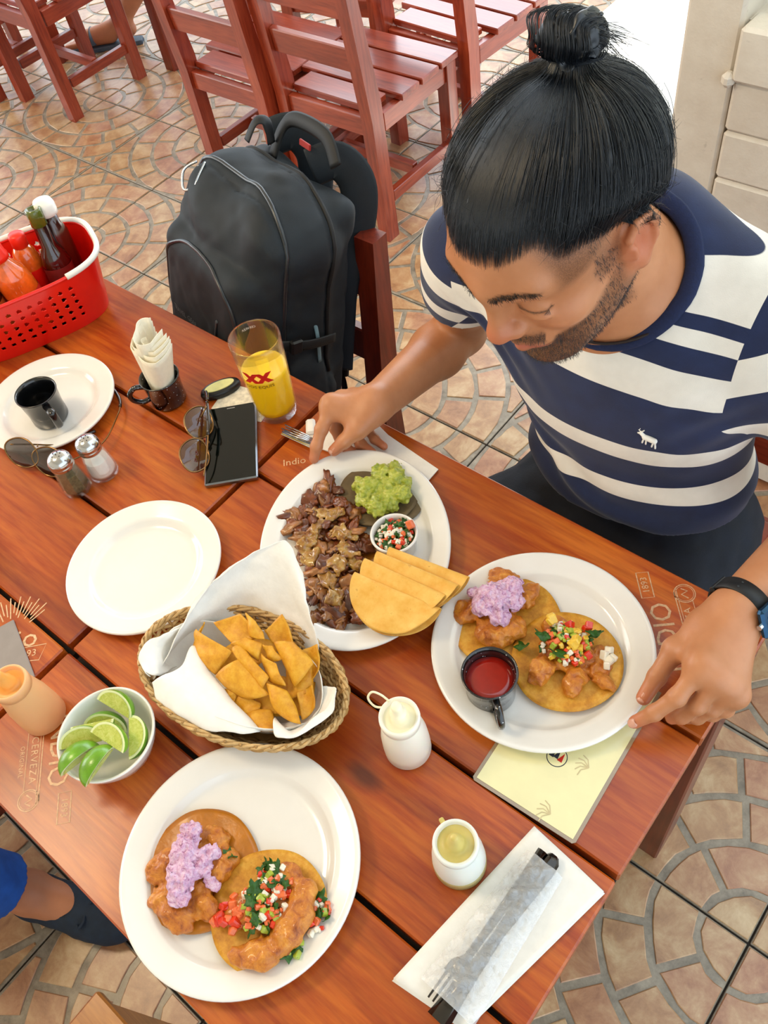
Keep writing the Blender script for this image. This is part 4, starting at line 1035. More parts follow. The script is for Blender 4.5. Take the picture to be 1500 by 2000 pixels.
def bounds(cs, pad=.012):
    C = np.array([c for c, r in cs]); Rr = np.array([np.ones(3) * r if np.ndim(r) == 0 else r for c, r in cs]); return (C - Rr).min(0) - pad, (C + Rr).max(0) + pad
KD = ['tomato_dice', 'tomato_chunk', 'tomato_chunk', 'onion_dice', 'onion_dice', 'green_dice', 'cilantro_leaf']
def heap(c, R, H, n, rg, flat=.7):
    out = []
    for _ in range(n):
        a = rg.uniform(0, 2 * PI); q = math.sqrt(rg.random()); out.append((c[0] + R * q * math.cos(a), c[1] + R * q * math.sin(a) * flat, c[2] + H * (1 - q ** 1.6) + rg.uniform(-.001, .002)))
    return out
# ---- taco A1: lilac slaw, plate nearest the camera
t = thing('taco', 'open fish taco under a tall streak of lilac slaw, on the nearest plate', 'taco', (.3443, .0957, PZ))
obj('tortilla', wavy_disc(.0635, .003, .0012, 1), M_OILY, t, smooth=True)
cs = [((0.3111, 0.0737, 0.7680), (.014, .020, .008)), ((0.3605, 0.0484, 0.7680), (.022, .014, .009)), ((0.3776, 0.0734, 0.7690), (.020, .013, .009)), ((0.3630, 0.1123, 0.7700), (.014, .022, .010)), ((0.3380, 0.1267, 0.7680), (.018, .014, .008)), ((0.3383, 0.0878, 0.7680), (.028, .026, .010)), ((0.3334, 0.0467, 0.7660), (.012, .012, .006))]
sdf_obj('fried_fish', lump(cs, .0028, 120, 3, .010), .0016, *bounds(cs), M_FRY, t)
cs = [((0.3189, 0.1169, 0.7840), (.012, .012, .008)), ((0.3290, 0.0974, 0.7870), (.015, .015, .011)), ((0.3442, 0.0799, 0.7880), (.016, .015, .011)), ((0.3546, 0.0652, 0.7850), (.014, .012, .008)), ((0.3504, 0.1157, 0.7800), (.010, .009, .006)), ((0.3736, 0.0945, 0.7780), (.008, .007, .005)), ((0.3521, 0.1001, 0.7830), (.012, .012, .008))]
sdf_obj('lilac_slaw', lump(cs, .0030, 190, 7, .006), .0013, *bounds(cs), M_SLAW, t)
rg = random.Random(11)
scatter(t, ['tomato_dice', 'cilantro_leaf'], [(0.3654, 0.1270, 0.7740), (0.3690, 0.1219, 0.7740), (0.3646, 0.1232, 0.7760)], rg, PZ)
# ---- taco A2: pico
t = thing('taco', 'open fish taco heaped with diced tomato, onion and cilantro, on the nearest plate', 'taco', (.4322, .1106, PZ))
obj('tortilla', wavy_disc(.0610, .0060, .0014, 4, lift=.002, lift_dir=2.4), M_TORT2, t, smooth=True)
cs = [((0.4547, 0.1455, 0.7760), (.012, .016, .009)), ((0.4656, 0.1263, 0.7780), (.014, .018, .011)), ((0.4658, 0.1031, 0.7780), (.016, .018, .011)), ((0.4579, 0.0773, 0.7760), (.018, .014, .010)), ((0.4422, 0.0629, 0.7730), (.014, .010, .007)), ((0.4275, 0.1471, 0.7740), (.014, .014, .008)), ((0.4121, 0.0930, 0.7720), (.018, .020, .007)), ((0.4266, 0.1161, 0.7720), (.020, .020, .008))]
sdf_obj('fried_fish', lump(cs, .0022, 110, 9, .012), .0016, *bounds(cs), M_FRY, t)
rg = random.Random(2)
scatter(t, KD, heap((0.4302, 0.1110, 0.7790), .024, .010, 85, rg, 1.1), rg, PZ)
scatter(t, KD, heap((0.4257, 0.1350, 0.7790), .018, .007, 30, rg, 1), rg, PZ)
scatter(t, KD, heap((0.4736, 0.1344, 0.7700), .016, .004, 34, rg, 1.3), rg, PZ)
scatter(t, ['tomato_chunk', 'tomato_dice'], heap((0.4078, 0.0831, 0.7740), .014, .004, 18, rg, 1.4), rg, PZ, (1.0, 1.7))
scatter(t, ['cilantro_leaf', 'green_dice', 'tomato_dice'], heap((0.4759, 0.1010, 0.7700), .012, .003, 14, rg, 1), rg, PZ)
scatter(t, ['cilantro_leaf'], [(0.4058, 0.1412, 0.7810), (0.4036, 0.1354, 0.7800), (0.4094, 0.1445, 0.7790), (0.4359, 0.0978, 0.7900), (0.4209, 0.1065, 0.7920), (0.4693, 0.1228, 0.7800), (0.4151, 0.1171, 0.7900)], rg, PZ, (.9, 1.3))
# ---- taco B1: lilac slaw
t = thing('taco', 'open fish taco topped with a round mound of pink-lilac slaw, on the man\'s plate', 'taco', (.4442, .5244, PZ))
obj('tortilla', wavy_disc(.0655, .003, .0012, 2), M_TORT2, t, smooth=True)
cs = [((0.3972, 0.5093, 0.7690), (.016, .014, .009)), ((0.4405, 0.4957, 0.7710), (.022, .016, .011)), ((0.4548, 0.5175, 0.7720), (.018, .016, .011)), ((0.4465, 0.5627, 0.7720), (.012, .022, .010)), ((0.4087, 0.5691, 0.7700), (.022, .014, .009)), ((0.4193, 0.5317, 0.7710), (.028, .028, .010)), ((0.3976, 0.4980, 0.7670), (.010, .008, .006))]
sdf_obj('fried_fish', lump(cs, .0028, 120, 13, .010), .0016, *bounds(cs), M_FRY, t)
cs = [((0.4196, 0.5322, 0.7890), (.020, .020, .011)), ((0.4140, 0.5134, 0.7860), (.013, .012, .009)), ((0.4285, 0.5569, 0.7870), (.013, .014, .009)), ((0.4389, 0.5145, 0.7850), (.014, .011, .008)), ((0.4421, 0.5420, 0.7850), (.011, .012, .008)), ((0.3974, 0.5262, 0.7820), (.010, .008, .007))]
sdf_obj('pink_slaw', lump(cs, .0030, 200, 17, .006), .0013, *bounds(cs), M_SLAW, t)
# ---- taco B2
t = thing('taco', 'open shrimp taco with diced mango, tomato and cilantro, beside the man\'s thumb', 'taco', (.5276, .5208, PZ))
obj('tortilla', wavy_disc(.0635, .0058, .0014, 7, lift=.001), M_TORT2, t, smooth=True)
cs = [((0.5139, 0.4915, 0.7770), (.014, .013, .012)), ((0.5137, 0.4814, 0.7740), (.012, .012, .010)), ((0.5506, 0.5026, 0.7760), (.013, .013, .011)), ((0.5517, 0.4904, 0.7720), (.010, .010, .008)), ((0.5764, 0.5199, 0.7710), (.016, .008, .007)), ((0.5195, 0.5260, 0.7720), (.030, .026, .008)), ((0.5006, 0.5452, 0.7720), (.020, .016, .008)), ((0.5537, 0.5366, 0.7680), (.022, .020, .004))]
sdf_obj('fried_shrimp', lump(cs, .0024, 120, 23, .007), .0015, *bounds(cs), M_FRY, t)
rg = random.Random(8)
scatter(t, KD + ['mango_dice', 'green_dice'], heap((0.5196, 0.5307, 0.7800), .028, .010, 120, rg, .95), rg, PZ, (.6, 1.15))
scatter(t, ['mango_dice'], [(0.4925, 0.5438, 0.7930), (0.5296, 0.5352, 0.7940), (0.5295, 0.5301, 0.7920), (0.4922, 0.5410, 0.7920)], rg, PZ, (1.4, 1.9))
scatter(t, ['tomato_dice'], [(0.5116, 0.5509, 0.7850), (0.5295, 0.5640, 0.7840), (0.5292, 0.5589, 0.7840), (0.5477, 0.5317, 0.7820)], rg, PZ, (1.3, 1.7))
scatter(t, ['cilantro_leaf'], [(0.5379, 0.5587, 0.7850), (0.5420, 0.5598, 0.7840), (0.4951, 0.5203, 0.7920), (0.5208, 0.5119, 0.7900), (0.4795, 0.5019, 0.7760)], rg, PZ, (1.1, 1.5))
scatter(t, ['onion_dice'], [(0.5684, 0.5446, 0.7720), (0.5693, 0.5374, 0.7720), (0.5705, 0.5500, 0.7720), (0.5619, 0.5558, 0.7720), (0.5607, 0.5464, 0.7730)], rg, PZ, (1.3, 1.7))

# ---- platter C
CZ = TZ + .0062
t = thing('guacamole_tostada', 'grey-brown corn tostada topped with chunky green guacamole', 'guacamole', (.190, .588, CZ))
M_BLUEC = simple('blue_corn_tortilla', '#6c5a3c', .65, .2, 60, bump=.6, bscale=260)
obj('tostada', xf(wavy_disc(.0560, .0055, .0018, 5, th=.0026, ell=(1, 1)), R=rotx(-.06)), M_BLUEC, t, smooth=True)
obj('tostada', xf(wavy_disc(.0550, .002, .0012, 8, th=.0024), t=(.008, .008, .0005)), M_BLUEC, t, smooth=True)
gm = NT('guacamole'); v = gm.coord((1, 1, 1)); n = gm.noise(v, 130, 5, .7, .8)
gm.base(gm.ramp(n, [(.3, '#74861c'), (.5, '#a6ae34'), (.7, '#cccb66')])); gm.set(Roughness=.3, Coat__Weight=.2, Subsurface__Weight=.15, Subsurface__Scale=.003); gm.bump(n, .6, .002); M_GUAC = gm.m
cs = [((0.1845, 0.5779, 0.7820), (.016, .018, .014)), ((0.1832, 0.6075, 0.7830), (.014, .013, .013)), ((0.2058, 0.6126, 0.7820), (.015, .014, .014)), ((0.2266, 0.5970, 0.7800), (.013, .013, .013)), ((0.2111, 0.5614, 0.7800), (.016, .014, .013)), ((0.1634, 0.5801, 0.7760), (.009, .010, .008)), ((0.1894, 0.6268, 0.7780), (.010, .010, .009)), ((0.2194, 0.5772, 0.7740), (.014, .012, .010)), ((0.2003, 0.5892, 0.7810), (.024, .024, .010)), ((0.1914, 0.5637, 0.7800), (.014, .014, .010)), ((0.2182, 0.6130, 0.7790), (.012, .012, .010))]
sdf_obj('guacamole', lump(cs, .0036, 150, 31, .004), .0014, *bounds(cs), M_GUAC, t)
t = thing('ramekin', 'small white ramekin of tomato and onion salsa on the meat platter', 'ramekin', (.262, .537, CZ))
obj('cup_wall', lathe([(0, 0), (.024, 0), (.026, .003), (.0285, .028), (.0305, .030), (.0312, .0325), (.0300, .0345), (.0280, .0335), (.0265, .027), (.024, .006), (0, .006)], 48), M_WHITE, t, smooth=True)
obj('salsa_bed', lathe([(0, .026), (.02, .0255), (.0268, .024), (.026, .020), (0, .018)], 32), simple('green_salsa_bed', '#4a5a1c', .4, .4, 200), t, smooth=True)
rg = random.Random(21); P0 = wloc(t)
scatter(t, ['tomato_chunk', 'onion_dice', 'onion_dice', 'cilantro_leaf', 'tomato_dice'], heap((P0[0], P0[1], P0[2] + .0275), .0235, .006, 110, rg, 1.0), rg, 0, (.6, 1.1))
scatter(t, ['tomato_chunk'], [(P0[0] + .012, P0[1] + .020, P0[2] + .038)], rg, 0, (1.6, 1.7))
obj('cilantro_sprig', tube(spline([(.006, -.018, .033), (.014, -.026, .037), (.020, -.030, .028), (.025, -.033, .018)], 5), .0022, 6, flat=.5), M_HERB, t, smooth=True)
# meat heap
t = thing('grilled_meat', 'heap of glossy brown grilled meat pieces under melted cheese', 'meat', (.165, .470, CZ))
M_MEAT = simple('grilled_meat', '#6e3616', .28, .5, 70, coat=.35, bump=.6, bscale=260, rnd=.3); M_MEAT2 = simple('pale_grilled_meat', '#96602e', .3, .35, 120, coat=.35, bump=.6, rnd=.2)
ch = NT('melted_cheese'); cv = ch.coord(); ch.base(ch.ramp(ch.noise(cv, 90, 4, .7), [(.35, '#8a5420'), (.55, '#b98a3c'), (.75, '#dcc27a')])); ch.set(Roughness=.14, Coat__Weight=.8, Alpha=.82, Subsurface__Weight=.3, Subsurface__Scale=.004); M_CHEESE = ch.m
VM = [blobmesh('meat_piece', s, .0100, [(1.5, .75, .45), (1, .9, .6), (1.9, .55, .45), (1.1, 1.0, .4)][s % 4], .85, 3, M_MEAT if s % 3 else M_MEAT2) for s in range(12)]
rg = random.Random(14)
A_ = [(605,985,0), (640,975,3), (590,1010,0), (625,1010,6), (665,1005,6), (690,1015,3), (585,1040,0), (615,1045,8), (650,1045,12), (690,1045,8), (715,1060,2), (600,1075,3), (640,1080,10), (680,1080,8), (615,1105,5), (650,1115,9), (690,1110,4), (625,1135,4), (660,1145,6), (690,1140,2), (615,1160,3), (645,1180,3), (670,1175,3), (630,1205,1), (650,1215,1), (665,1195,1), (625,1190,2)]
pxw = [((0.1205, 0.5228, 0.7620), 0), ((0.1358, 0.5432, 0.7620), 3), ((0.1261, 0.5006, 0.7620), 0), ((0.1469, 0.5144, 0.7620), 6), ((0.1678, 0.5333, 0.7620), 6), ((0.1879, 0.5365, 0.7620), 3), ((0.1386, 0.4785, 0.7620), 0), ((0.1607, 0.4883, 0.7620), 8), ((0.1810, 0.5018, 0.7620), 12), ((0.2041, 0.5172, 0.7620), 8), ((0.2263, 0.5174, 0.7620), 2), ((0.1685, 0.4640, 0.7620), 3), ((0.1941, 0.4763, 0.7620), 10), ((0.2168, 0.4916, 0.7620), 8), ((0.1931, 0.4517, 0.7620), 5), ((0.2180, 0.4592, 0.7620), 9), ((0.2377, 0.4773, 0.7620), 4), ((0.2143, 0.4380, 0.7620), 4), ((0.2387, 0.4454, 0.7620), 6), ((0.2527, 0.4595, 0.7620), 2), ((0.2214, 0.4199, 0.7620), 3), ((0.2477, 0.4198, 0.7620), 3), ((0.2588, 0.4320, 0.7620), 3), ((0.2517, 0.4004, 0.7620), 1), ((0.2672, 0.4023, 0.7620), 1), ((0.2657, 0.4189, 0.7620), 1), ((0.1309, 0.5504, 0.7680), 2), ((0.1232, 0.4859, 0.7650), 0)]
P0 = wloc(t)
for p, hgt in pxw:
    for q in range(6 if hgt > 1 else 4):
        o = bpy.data.objects.new('meat_piece', rg.choice(VM)); COL.objects.link(o); o.parent = t
        o.location = (p[0] - P0[0] + rg.uniform(-.012, .012), p[1] - P0[1] + rg.uniform(-.012, .012), p[2] - P0[2] + .001 * rg.uniform(0, hgt * 1.3) )
        o.rotation_euler = (rg.uniform(-.6, .6), rg.uniform(-.6, .6), rg.uniform(0, 6.3)); s = rg.uniform(.7, 1.25); o.scale = (s, s, s)
o = bpy.data.objects.new('meat_piece', VM[1]); COL.objects.link(o); o.parent = t; q = (0.2901, 0.4263, 0.7630); o.location = (q[0] - P0[0], q[1] - P0[1], q[2] - P0[2]); o.scale = (1.1, 1.1, 1.1)
cs = [((0.1718, 0.5222, 0.7780), (.010, .014, .004)), ((0.1665, 0.4692, 0.7720), (.012, .016, .006)), ((0.1883, 0.4550, 0.7720), (.012, .014, .006)), ((0.1983, 0.5026, 0.7810), (.014, .010, .003)), ((0.2255, 0.4653, 0.7790), (.016, .012, .004)), ((0.2381, 0.4793, 0.7720), (.012, .010, .004)), ((0.2268, 0.4422, 0.7740), (.014, .012, .004)), ((0.1647, 0.4934, 0.7770), (.008, .012, .004))]
cs += [((0.2227, 0.4885, 0.7770), (.016, .010, .003)), ((0.2511, 0.4286, 0.7720), (.012, .012, .003)), ((0.1525, 0.5171, 0.7750), (.010, .010, .003)), ((0.2127, 0.5107, 0.7770), (.010, .010, .003))]
sdf_obj('melted_cheese', lump(cs, .0038, 130, 41, .003), .0015, *bounds(cs), M_CHEESE, t)
q = (0.2409, 0.5062, 0.7580)
obj('meat_juice', poly_prism([(q[0] + .020 * math.cos(a) * (1 + .25 * math.sin(3 * a)), q[1] + .028 * math.sin(a) * (1 + .2 * math.sin(2 * a + 1))) for a in np.linspace(0, 2 * PI, 28)[:-1]], TZ + .0056, TZ + .0068, .0004), simple('orange_meat_juice', '#c8842c', .1, .1, 60, coat=.8), t, world=True)

# folded tortillas
def folded(label, pa, pb, lean, R, seed, gap=.0055):
    a, b = np.array(pa), np.array(pb); c = (a + b) / 2; X = (b - a); L = np.linalg.norm(X); X /= L; Z = np.array([0, 0, 1.]); Yv = np.cross(X, Z); Yv /= np.linalg.norm(Yv)
    Rm = np.stack([X, Yv, np.cross(X, Yv)], 1); 
    if Rm[2, 2] < 0: Rm[:, 2] *= -1
    # droop: round side lower than the fold
    cl, sl_ = math.cos(lean), math.sin(lean)
    def fn(u, v):
        A = PI * u; xx = -R * math.cos(A); half = R * math.sin(A); Y = half * (2 * v - 1); s = abs(Y); y = math.sqrt(Y * Y + .0036 ** 2) - .0036
        g = gap * (1 - math.exp(-s / .006)) * (1 - .35 * s / R) + .0004 + .0035 * (xx / R) ** 2 * (s / R) + .0008 * math.sin(xx * 130 + seed) * (s / R)
        z = (1 if Y > 0 else -1) * g if s > 1e-6 else 0
        if xx > .6 * R and Y > 0: z += .012 * ((xx - .6 * R) / (.4 * R)) * (s / R) * 1.6
        return (xx, y * cl + z * sl_, -y * sl_ + z * cl)
    V, F = grid(fn, 44, 41, .0015); V = V @ Rm.T
    t = tag(obj('folded_tortilla', (V, F), M_TORTF, loc=tuple(c), smooth=True), label, 'tortilla', 'folded tortillas on the meat platter'); return t
M_TORTF = NT('soft_tortilla'); v = M_TORTF.coord((1, 1, 1)); n = M_TORTF.noise(v, 60, 4, .6); n2 = M_TORTF.noise(v, 120, 3, .6)
M_TORTF.base(M_TORTF.mix(M_TORTF.ramp(n2, [(.66, (0, 0, 0, 1)), (.74, (.7, .7, .7, 1))]), M_TORTF.ramp(n, [(.3, '#e0a238'), (.7, '#efc062')]), lin('#b87818'))); M_TORTF.set(Roughness=.55, Subsurface__Weight=.15, Subsurface__Scale=.004); M_TORTF.bump(M_TORTF.noise(v, 260, 3), .35, .0008); M_TORTF = M_TORTF.m
folded('front soft corn tortilla of the folded four, its whole half-moon in view', (0.2657, 0.4622, 0.7950), (0.3758, 0.4800, 0.7950), .20, .0600, 1, .0065)
folded('second folded tortilla from the front, mostly behind the front one', (0.2635, 0.4837, 0.7980), (0.3722, 0.4976, 0.7980), .42, .0580, 2, .0065)
folded('third folded tortilla, its curled right end over the platter rim', (0.2701, 0.5003, 0.7990), (0.3764, 0.5169, 0.7990), .55, .0570, 3, .0065)
folded('rearmost folded tortilla, nearest the ramekin, with a lacy edge', (0.2813, 0.5165, 0.7950), (0.3737, 0.5338, 0.7950), .66, .0550, 4, .0065)

# ---- tortilla chips
cp = NT('tortilla_chip'); v = cp.coord((1, 1, 1)); n = cp.noise(v, 80, 5, .65)
cp.base(cp.ramp(n, [(.25, '#c47c10'), (.5, '#dd9c20'), (.75, '#ecb63c')])); cp.set(Roughness=.5); cp.bump(cp.noise(v, 200, 4), .6, .0012); M_CHIP = cp.m
CH = [(((0.1671, 0.2830, 0.8220), (0.2296, 0.2876, 0.8260), (0.2231, 0.2555, 0.8060), (0.1758, 0.2679, 0.8100)), .004, 'large flat chip leaning at the left of the basket'),
      (((0.1813, 0.2994, 0.8260), (0.2073, 0.3259, 0.8380), (0.2485, 0.3194, 0.8320), (0.2181, 0.2933, 0.8220)), -.003, 'crumpled chip at the back left, under the standing napkin corner'),
      (((0.2120, 0.3307, 0.8380), (0.2315, 0.3271, 0.8380), (0.2531, 0.3191, 0.8300), (0.2347, 0.3115, 0.8280)), .003, 'narrow broken chip at the back middle'),
      (((0.2395, 0.3267, 0.8260), (0.2493, 0.3549, 0.8380), (0.2849, 0.3343, 0.8260), (0.2608, 0.3225, 0.8180)), -.003, 'squarish chip standing at the back right'),
      (((0.2242, 0.2543, 0.8120), (0.2403, 0.2844, 0.8280), (0.2964, 0.2757, 0.8120), (0.2612, 0.2559, 0.7980)), .005, 'big triangular chip in the middle of the basket'),
      (((0.2274, 0.2873, 0.8240), (0.2294, 0.2970, 0.8300), (0.2855, 0.2882, 0.8220), (0.2843, 0.2750, 0.8100)), .004, 'curved chip lying behind the big triangular chip'),
      (((0.2559, 0.3061, 0.8260), (0.2803, 0.3045, 0.8260), (0.3056, 0.2929, 0.8160), (0.2768, 0.2889, 0.8100)), .003, 'small curled chip right of centre'),
      (((0.2599, 0.3243, 0.8280), (0.2816, 0.3346, 0.8320), (0.3180, 0.3310, 0.8260), (0.3124, 0.2984, 0.8080)), .006, 'broad curved chip on the right, smooth side up'),
      (((0.2877, 0.3337, 0.8200), (0.3038, 0.3523, 0.8260), (0.3239, 0.3308, 0.8180), (0.3133, 0.2966, 0.8000)), -.004, 'chip behind the broad curved one at the right end'),
      (((0.2822, 0.2832, 0.8200), (0.3090, 0.2908, 0.8160), (0.3471, 0.2716, 0.8060), (0.3065, 0.2676, 0.8000)), .005, 'pale-edged chip hanging over the front right of the basket'),
      (((0.2716, 0.2424, 0.7900), (0.2999, 0.2675, 0.7940), (0.3229, 0.2488, 0.7960), (0.3016, 0.2369, 0.7920)), .003, 'flat chip lying low at the front'),
      (((0.2451, 0.2570, 0.7920), (0.2842, 0.2658, 0.7960), (0.2898, 0.2567, 0.7920), (0.2670, 0.2404, 0.7860)), .002, 'shaded chip low in the front middle'),
      (((0.2159, 0.2929, 0.8240), (0.2325, 0.3066, 0.8320), (0.2533, 0.3128, 0.8300), (0.2595, 0.2977, 0.8180)), .004, 'golden chip in the middle at the back'),
      (((0.2513, 0.3151, 0.8280), (0.2644, 0.3175, 0.8300), (0.2829, 0.3133, 0.8220), (0.2634, 0.3060, 0.8140)), .003, 'small upright chip between the back chips'),
      (((0.3135, 0.2965, 0.8060), (0.3251, 0.3147, 0.8100), (0.3427, 0.2970, 0.8020), (0.3385, 0.2763, 0.7960)), -.003, 'thin chip at the right wall of the basket'),
      (((0.2374, 0.2517, 0.8000), (0.2523, 0.2597, 0.8020), (0.2583, 0.2463, 0.7920), (0.2438, 0.2447, 0.7900)), .002, 'little chip fragment beside the front flap'),
      (((0.1792, 0.2690, 0.8120), (0.1702, 0.2964, 0.8240), (0.1742, 0.2798, 0.8180), (0.1766, 0.2603, 0.8060)), .001, 'chip edge at the far left under the napkin'),
      (((0.2586, 0.2509, 0.7780), (0.3009, 0.2868, 0.7820), (0.3053, 0.3189, 0.7860), (0.2338, 0.2865, 0.7820)), .003, 'buried chip under the others in the middle'),
      (((0.1888, 0.2617, 0.7840), (0.2048, 0.3191, 0.7900), (0.2569, 0.3376, 0.7920), (0.2391, 0.2730, 0.7840)), .003, 'buried chip at the back of the heap'),
      (((0.2824, 0.3147, 0.8060), (0.3056, 0.3354, 0.8120), (0.3272, 0.3100, 0.8020), (0.3086, 0.2848, 0.7960)), .003, 'chip wedged under the broad curved one at the right'),
      (((0.2815, 0.2478, 0.7860), (0.3153, 0.2738, 0.7900), (0.3079, 0.3007, 0.7940), (0.2674, 0.2724, 0.7900)), .004, 'low chip just behind the pale-edged one'),
      (((0.2941, 0.2590, 0.7820), (0.3339, 0.2865, 0.7840), (0.3171, 0.3250, 0.7900), (0.2799, 0.2930, 0.7860)), .003, 'buried chip at the right of the heap')]
for k, (c4, bul, lb) in enumerate(CH):
    A4 = [np.array(c) for c in c4]; cen = sum(A4) / 4; nn = np.cross(A4[1] - A4[3], A4[2] - A4[0]); nn /= np.linalg.norm(nn) + 1e-9
    if nn[2] < 0: nn = -nn
    def fn(u, v):
        # round the corners slightly by pulling them in
        uu, vv = u * 2 - 1, v * 2 - 1; f = 1 - .07 * (uu * vv) ** 2; u2, v2 = (uu * f + 1) / 2, (vv * f + 1) / 2
        p = A4[0] * (1 - u2) * (1 - v2) + A4[1] * u2 * (1 - v2) + A4[2] * u2 * v2 + A4[3] * (1 - u2) * v2
        return p + nn * (bul * 1.6 * (1 - uu * uu) * (1 - .4 * vv * vv) + .0011 * math.sin(5 * u + 7 * v + k)) - cen
    o = obj('tortilla_chip', grid(fn, 14, 14, .0016), M_CHIP, None, loc=tuple(cen), smooth=True); tag(o, lb, 'chip', 'tortilla chips in the wicker basket')

# ================================================================== backpack on the chair
M_BAG = simple('black_nylon', '#09161f', .68, .35, 14, bump=.5, bscale=900, dist=.0005)
M_BAG2 = simple('black_webbing', '#070a0e', .6, .2, 200); M_ZIP = simple('dark_zip', '#1a2128', .35, .2, 300, coat=.3)
BC = np.array([-.318, .778, .446]); byaw = math.radians(-14); lean = math.radians(-15)
BR = rotz(byaw) @ rotx(lean)     # local: x width, -y front, z up
def BWp(p): return BC + BR @ np.array(p, float)
bp = thing('backpack', 'black backpack standing on the chair at the far side of the table', 'backpack', tuple(BC))
def tap(P, z0, z1, s1):            # slight taper toward the top
    return P
S = Sdf()
S.rbox(BWp((0, -.005, .232)), (.152, .088, .232), .062, R=BR, k=.02)
S.ell(BWp((0, .01, .425)), (.148, .092, .085), R=BR, k=.05)
S.rbox(BWp((0, -.085, .200)), (.134, .042, .198), .042, R=BR, k=.012)
S.rbox(BWp((0, .075, .24)), (.135, .022, .24), .02, R=BR, k=.012)
S.ell(BWp((.155, -.01, .12)), (.022, .07, .11), R=BR, k=.02); S.ell(BWp((-.155, -.01, .12)), (.022, .07, .11), R=BR, k=.02)
def bagd(P):
    q = (P - BC) @ BR
    g = .0028 * vnoise(P, 22, 3) + .0016 * vnoise(P, 50, 5)
    zf = np.abs(q[:, 1] + .045); g = g + .0035 * np.exp(-(zf / .004) ** 2)          # seam round the front compartment
    g = g + .003 * np.exp(-((q[:, 1] - .035) / .003) ** 2)
    fold = .007 * np.sin(q[:, 0] * 34 + 3 * np.sin(q[:, 2] * 14)) * sstep(.34, .46, q[:, 2]); return g + fold
S.fn(bagd, BWp((0, 0, .25)), .5, op='d')
obj('bag_body', S.mesh(.0045, BC + [-.32, -.34, -.06], BC + [.32, .40, .62]), M_BAG, bp, world=True, smooth=True, fix=False)
def bline(pts, r, mat, name='piping', flat=1, up=(0, 0, 1), n=6, snap=None):
    Q = spline([np.array(p, float) for p in pts], n)
    if snap is not None:            # march each point from outside until it rests on the cloth
        out = np.array([snap_dir(q, snap) for q in Q]); Wq = BC + Q @ BR.T; Ow = out @ BR.T; st = Wq + Ow * .09; t = np.zeros(len(Q))
        for _ in range(40): t += np.clip(S.ev(st - Ow * t[:, None]), -.02, .03) * .8
        ok = t < .17; t = np.where(ok, t, .09); Q = (st - Ow * t[:, None] - BC) @ BR
    return obj(name, tube(np.array([BWp(p) for p in Q]), r, 8, flat=flat, up=up), mat, bp, world=True, smooth=True)
def snap_dir(q, mode):
    if mode == 'front': return np.array([0, -1., 0])
    d = np.array([q[0], 0, q[2] - .25]); return d / (np.linalg.norm(d) + 1e-9)
# front pocket arch zip, lower pocket, vertical zip
bline([(-.118, -.124, .05), (-.122, -.130, .18), (-.114, -.128, .325), (-.07, -.122, .375), (.0, -.120, .388), (.07, -.122, .375), (.114, -.128, .325), (.122, -.130, .18), (.118, -.124, .05)], .0036, M_ZIP, 'zip', snap='front')
bline([(-.110, -.132, .175), (-.05, -.1345, .188), (.02, -.1345, .180), (.055, -.134, .15)], .0030, M_ZIP, 'zip', snap='front')
bline([(.070, -.133, .30), (.060, -.134, .24), (.055, -.134, .17)], .0030, M_ZIP, 'zip', snap='front')
bline([(-.148, -.045, .10), (-.152, -.045, .34), (-.120, -.040, .47), (-.05, -.030, .518), (.05, -.030, .518), (.120, -.040, .47), (.152, -.045, .34), (.148, -.045, .10)], .0040, M_ZIP, 'zip', snap='side')
bline([(-.140, .040, .20), (-.142, .040, .38), (-.10, .045, .50), (.0, .050, .528), (.10, .045, .50), (.142, .040, .38), (.140, .040, .20)], .0042, M_BAG2, 'piping', snap='side')
# lettering on the front pocket
me = text_mesh('TRAVEL GEAR', .013, simple('grey_embroidery', '#5d666c', .6), 'lettering'); tv = np.array([v.co[:] for v in me.vertices]); lq = np.stack([tv[:, 0] - .050, np.full(len(tv), -.22), tv[:, 1] + .245], 1); st = BC + lq @ BR.T; dr = BR @ np.array([0, 1., 0]); t = np.zeros(len(tv))
for _ in range(40): t += np.clip(S.ev(st + dr * t[:, None]), -.02, .05) * .8
wp = st + dr * (t[:, None] - .0012) - BC
for v_, p_ in zip(me.vertices, wp): v_.co = p_
lt = obj('embroidered_lettering', me, None, bp)
# chrome karabiner and zip pulls
bline([(-.105, -.055, .485), (-.115, -.075, .470), (-.100, -.085, .445), (-.088, -.070, .455), (-.100, -.055, .480)], .0022, M_STEEL, 'karabiner')
bline([(-.085, -.050, .49), (-.070, -.075, .47), (-.062, -.090, .445), (-.070, -.088, .440), (-.08, -.07, .46)], .0020, M_STEEL, 'zip_pull')
# haul handle
bline([(-.055, .060, .490), (-.050, .075, .535), (-.02, .082, .560), (.06, .085, .562), (.10, .080, .530)], .0125, M_BAG2, 'haul_handle', flat=.35)
bline([(-.070, .02, .518), (-.066, .035, .548), (-.055, .05, .548), (-.05, .055, .515)], .010, M_BAG2, 'webbing_loop', flat=.25)
obj('red_tag', box(.030, .004, .010, tuple(BWp((.02, .075, .535))), .001, R=BR), simple('red_woven_tag', '#a02018', .6), bp, world=True)
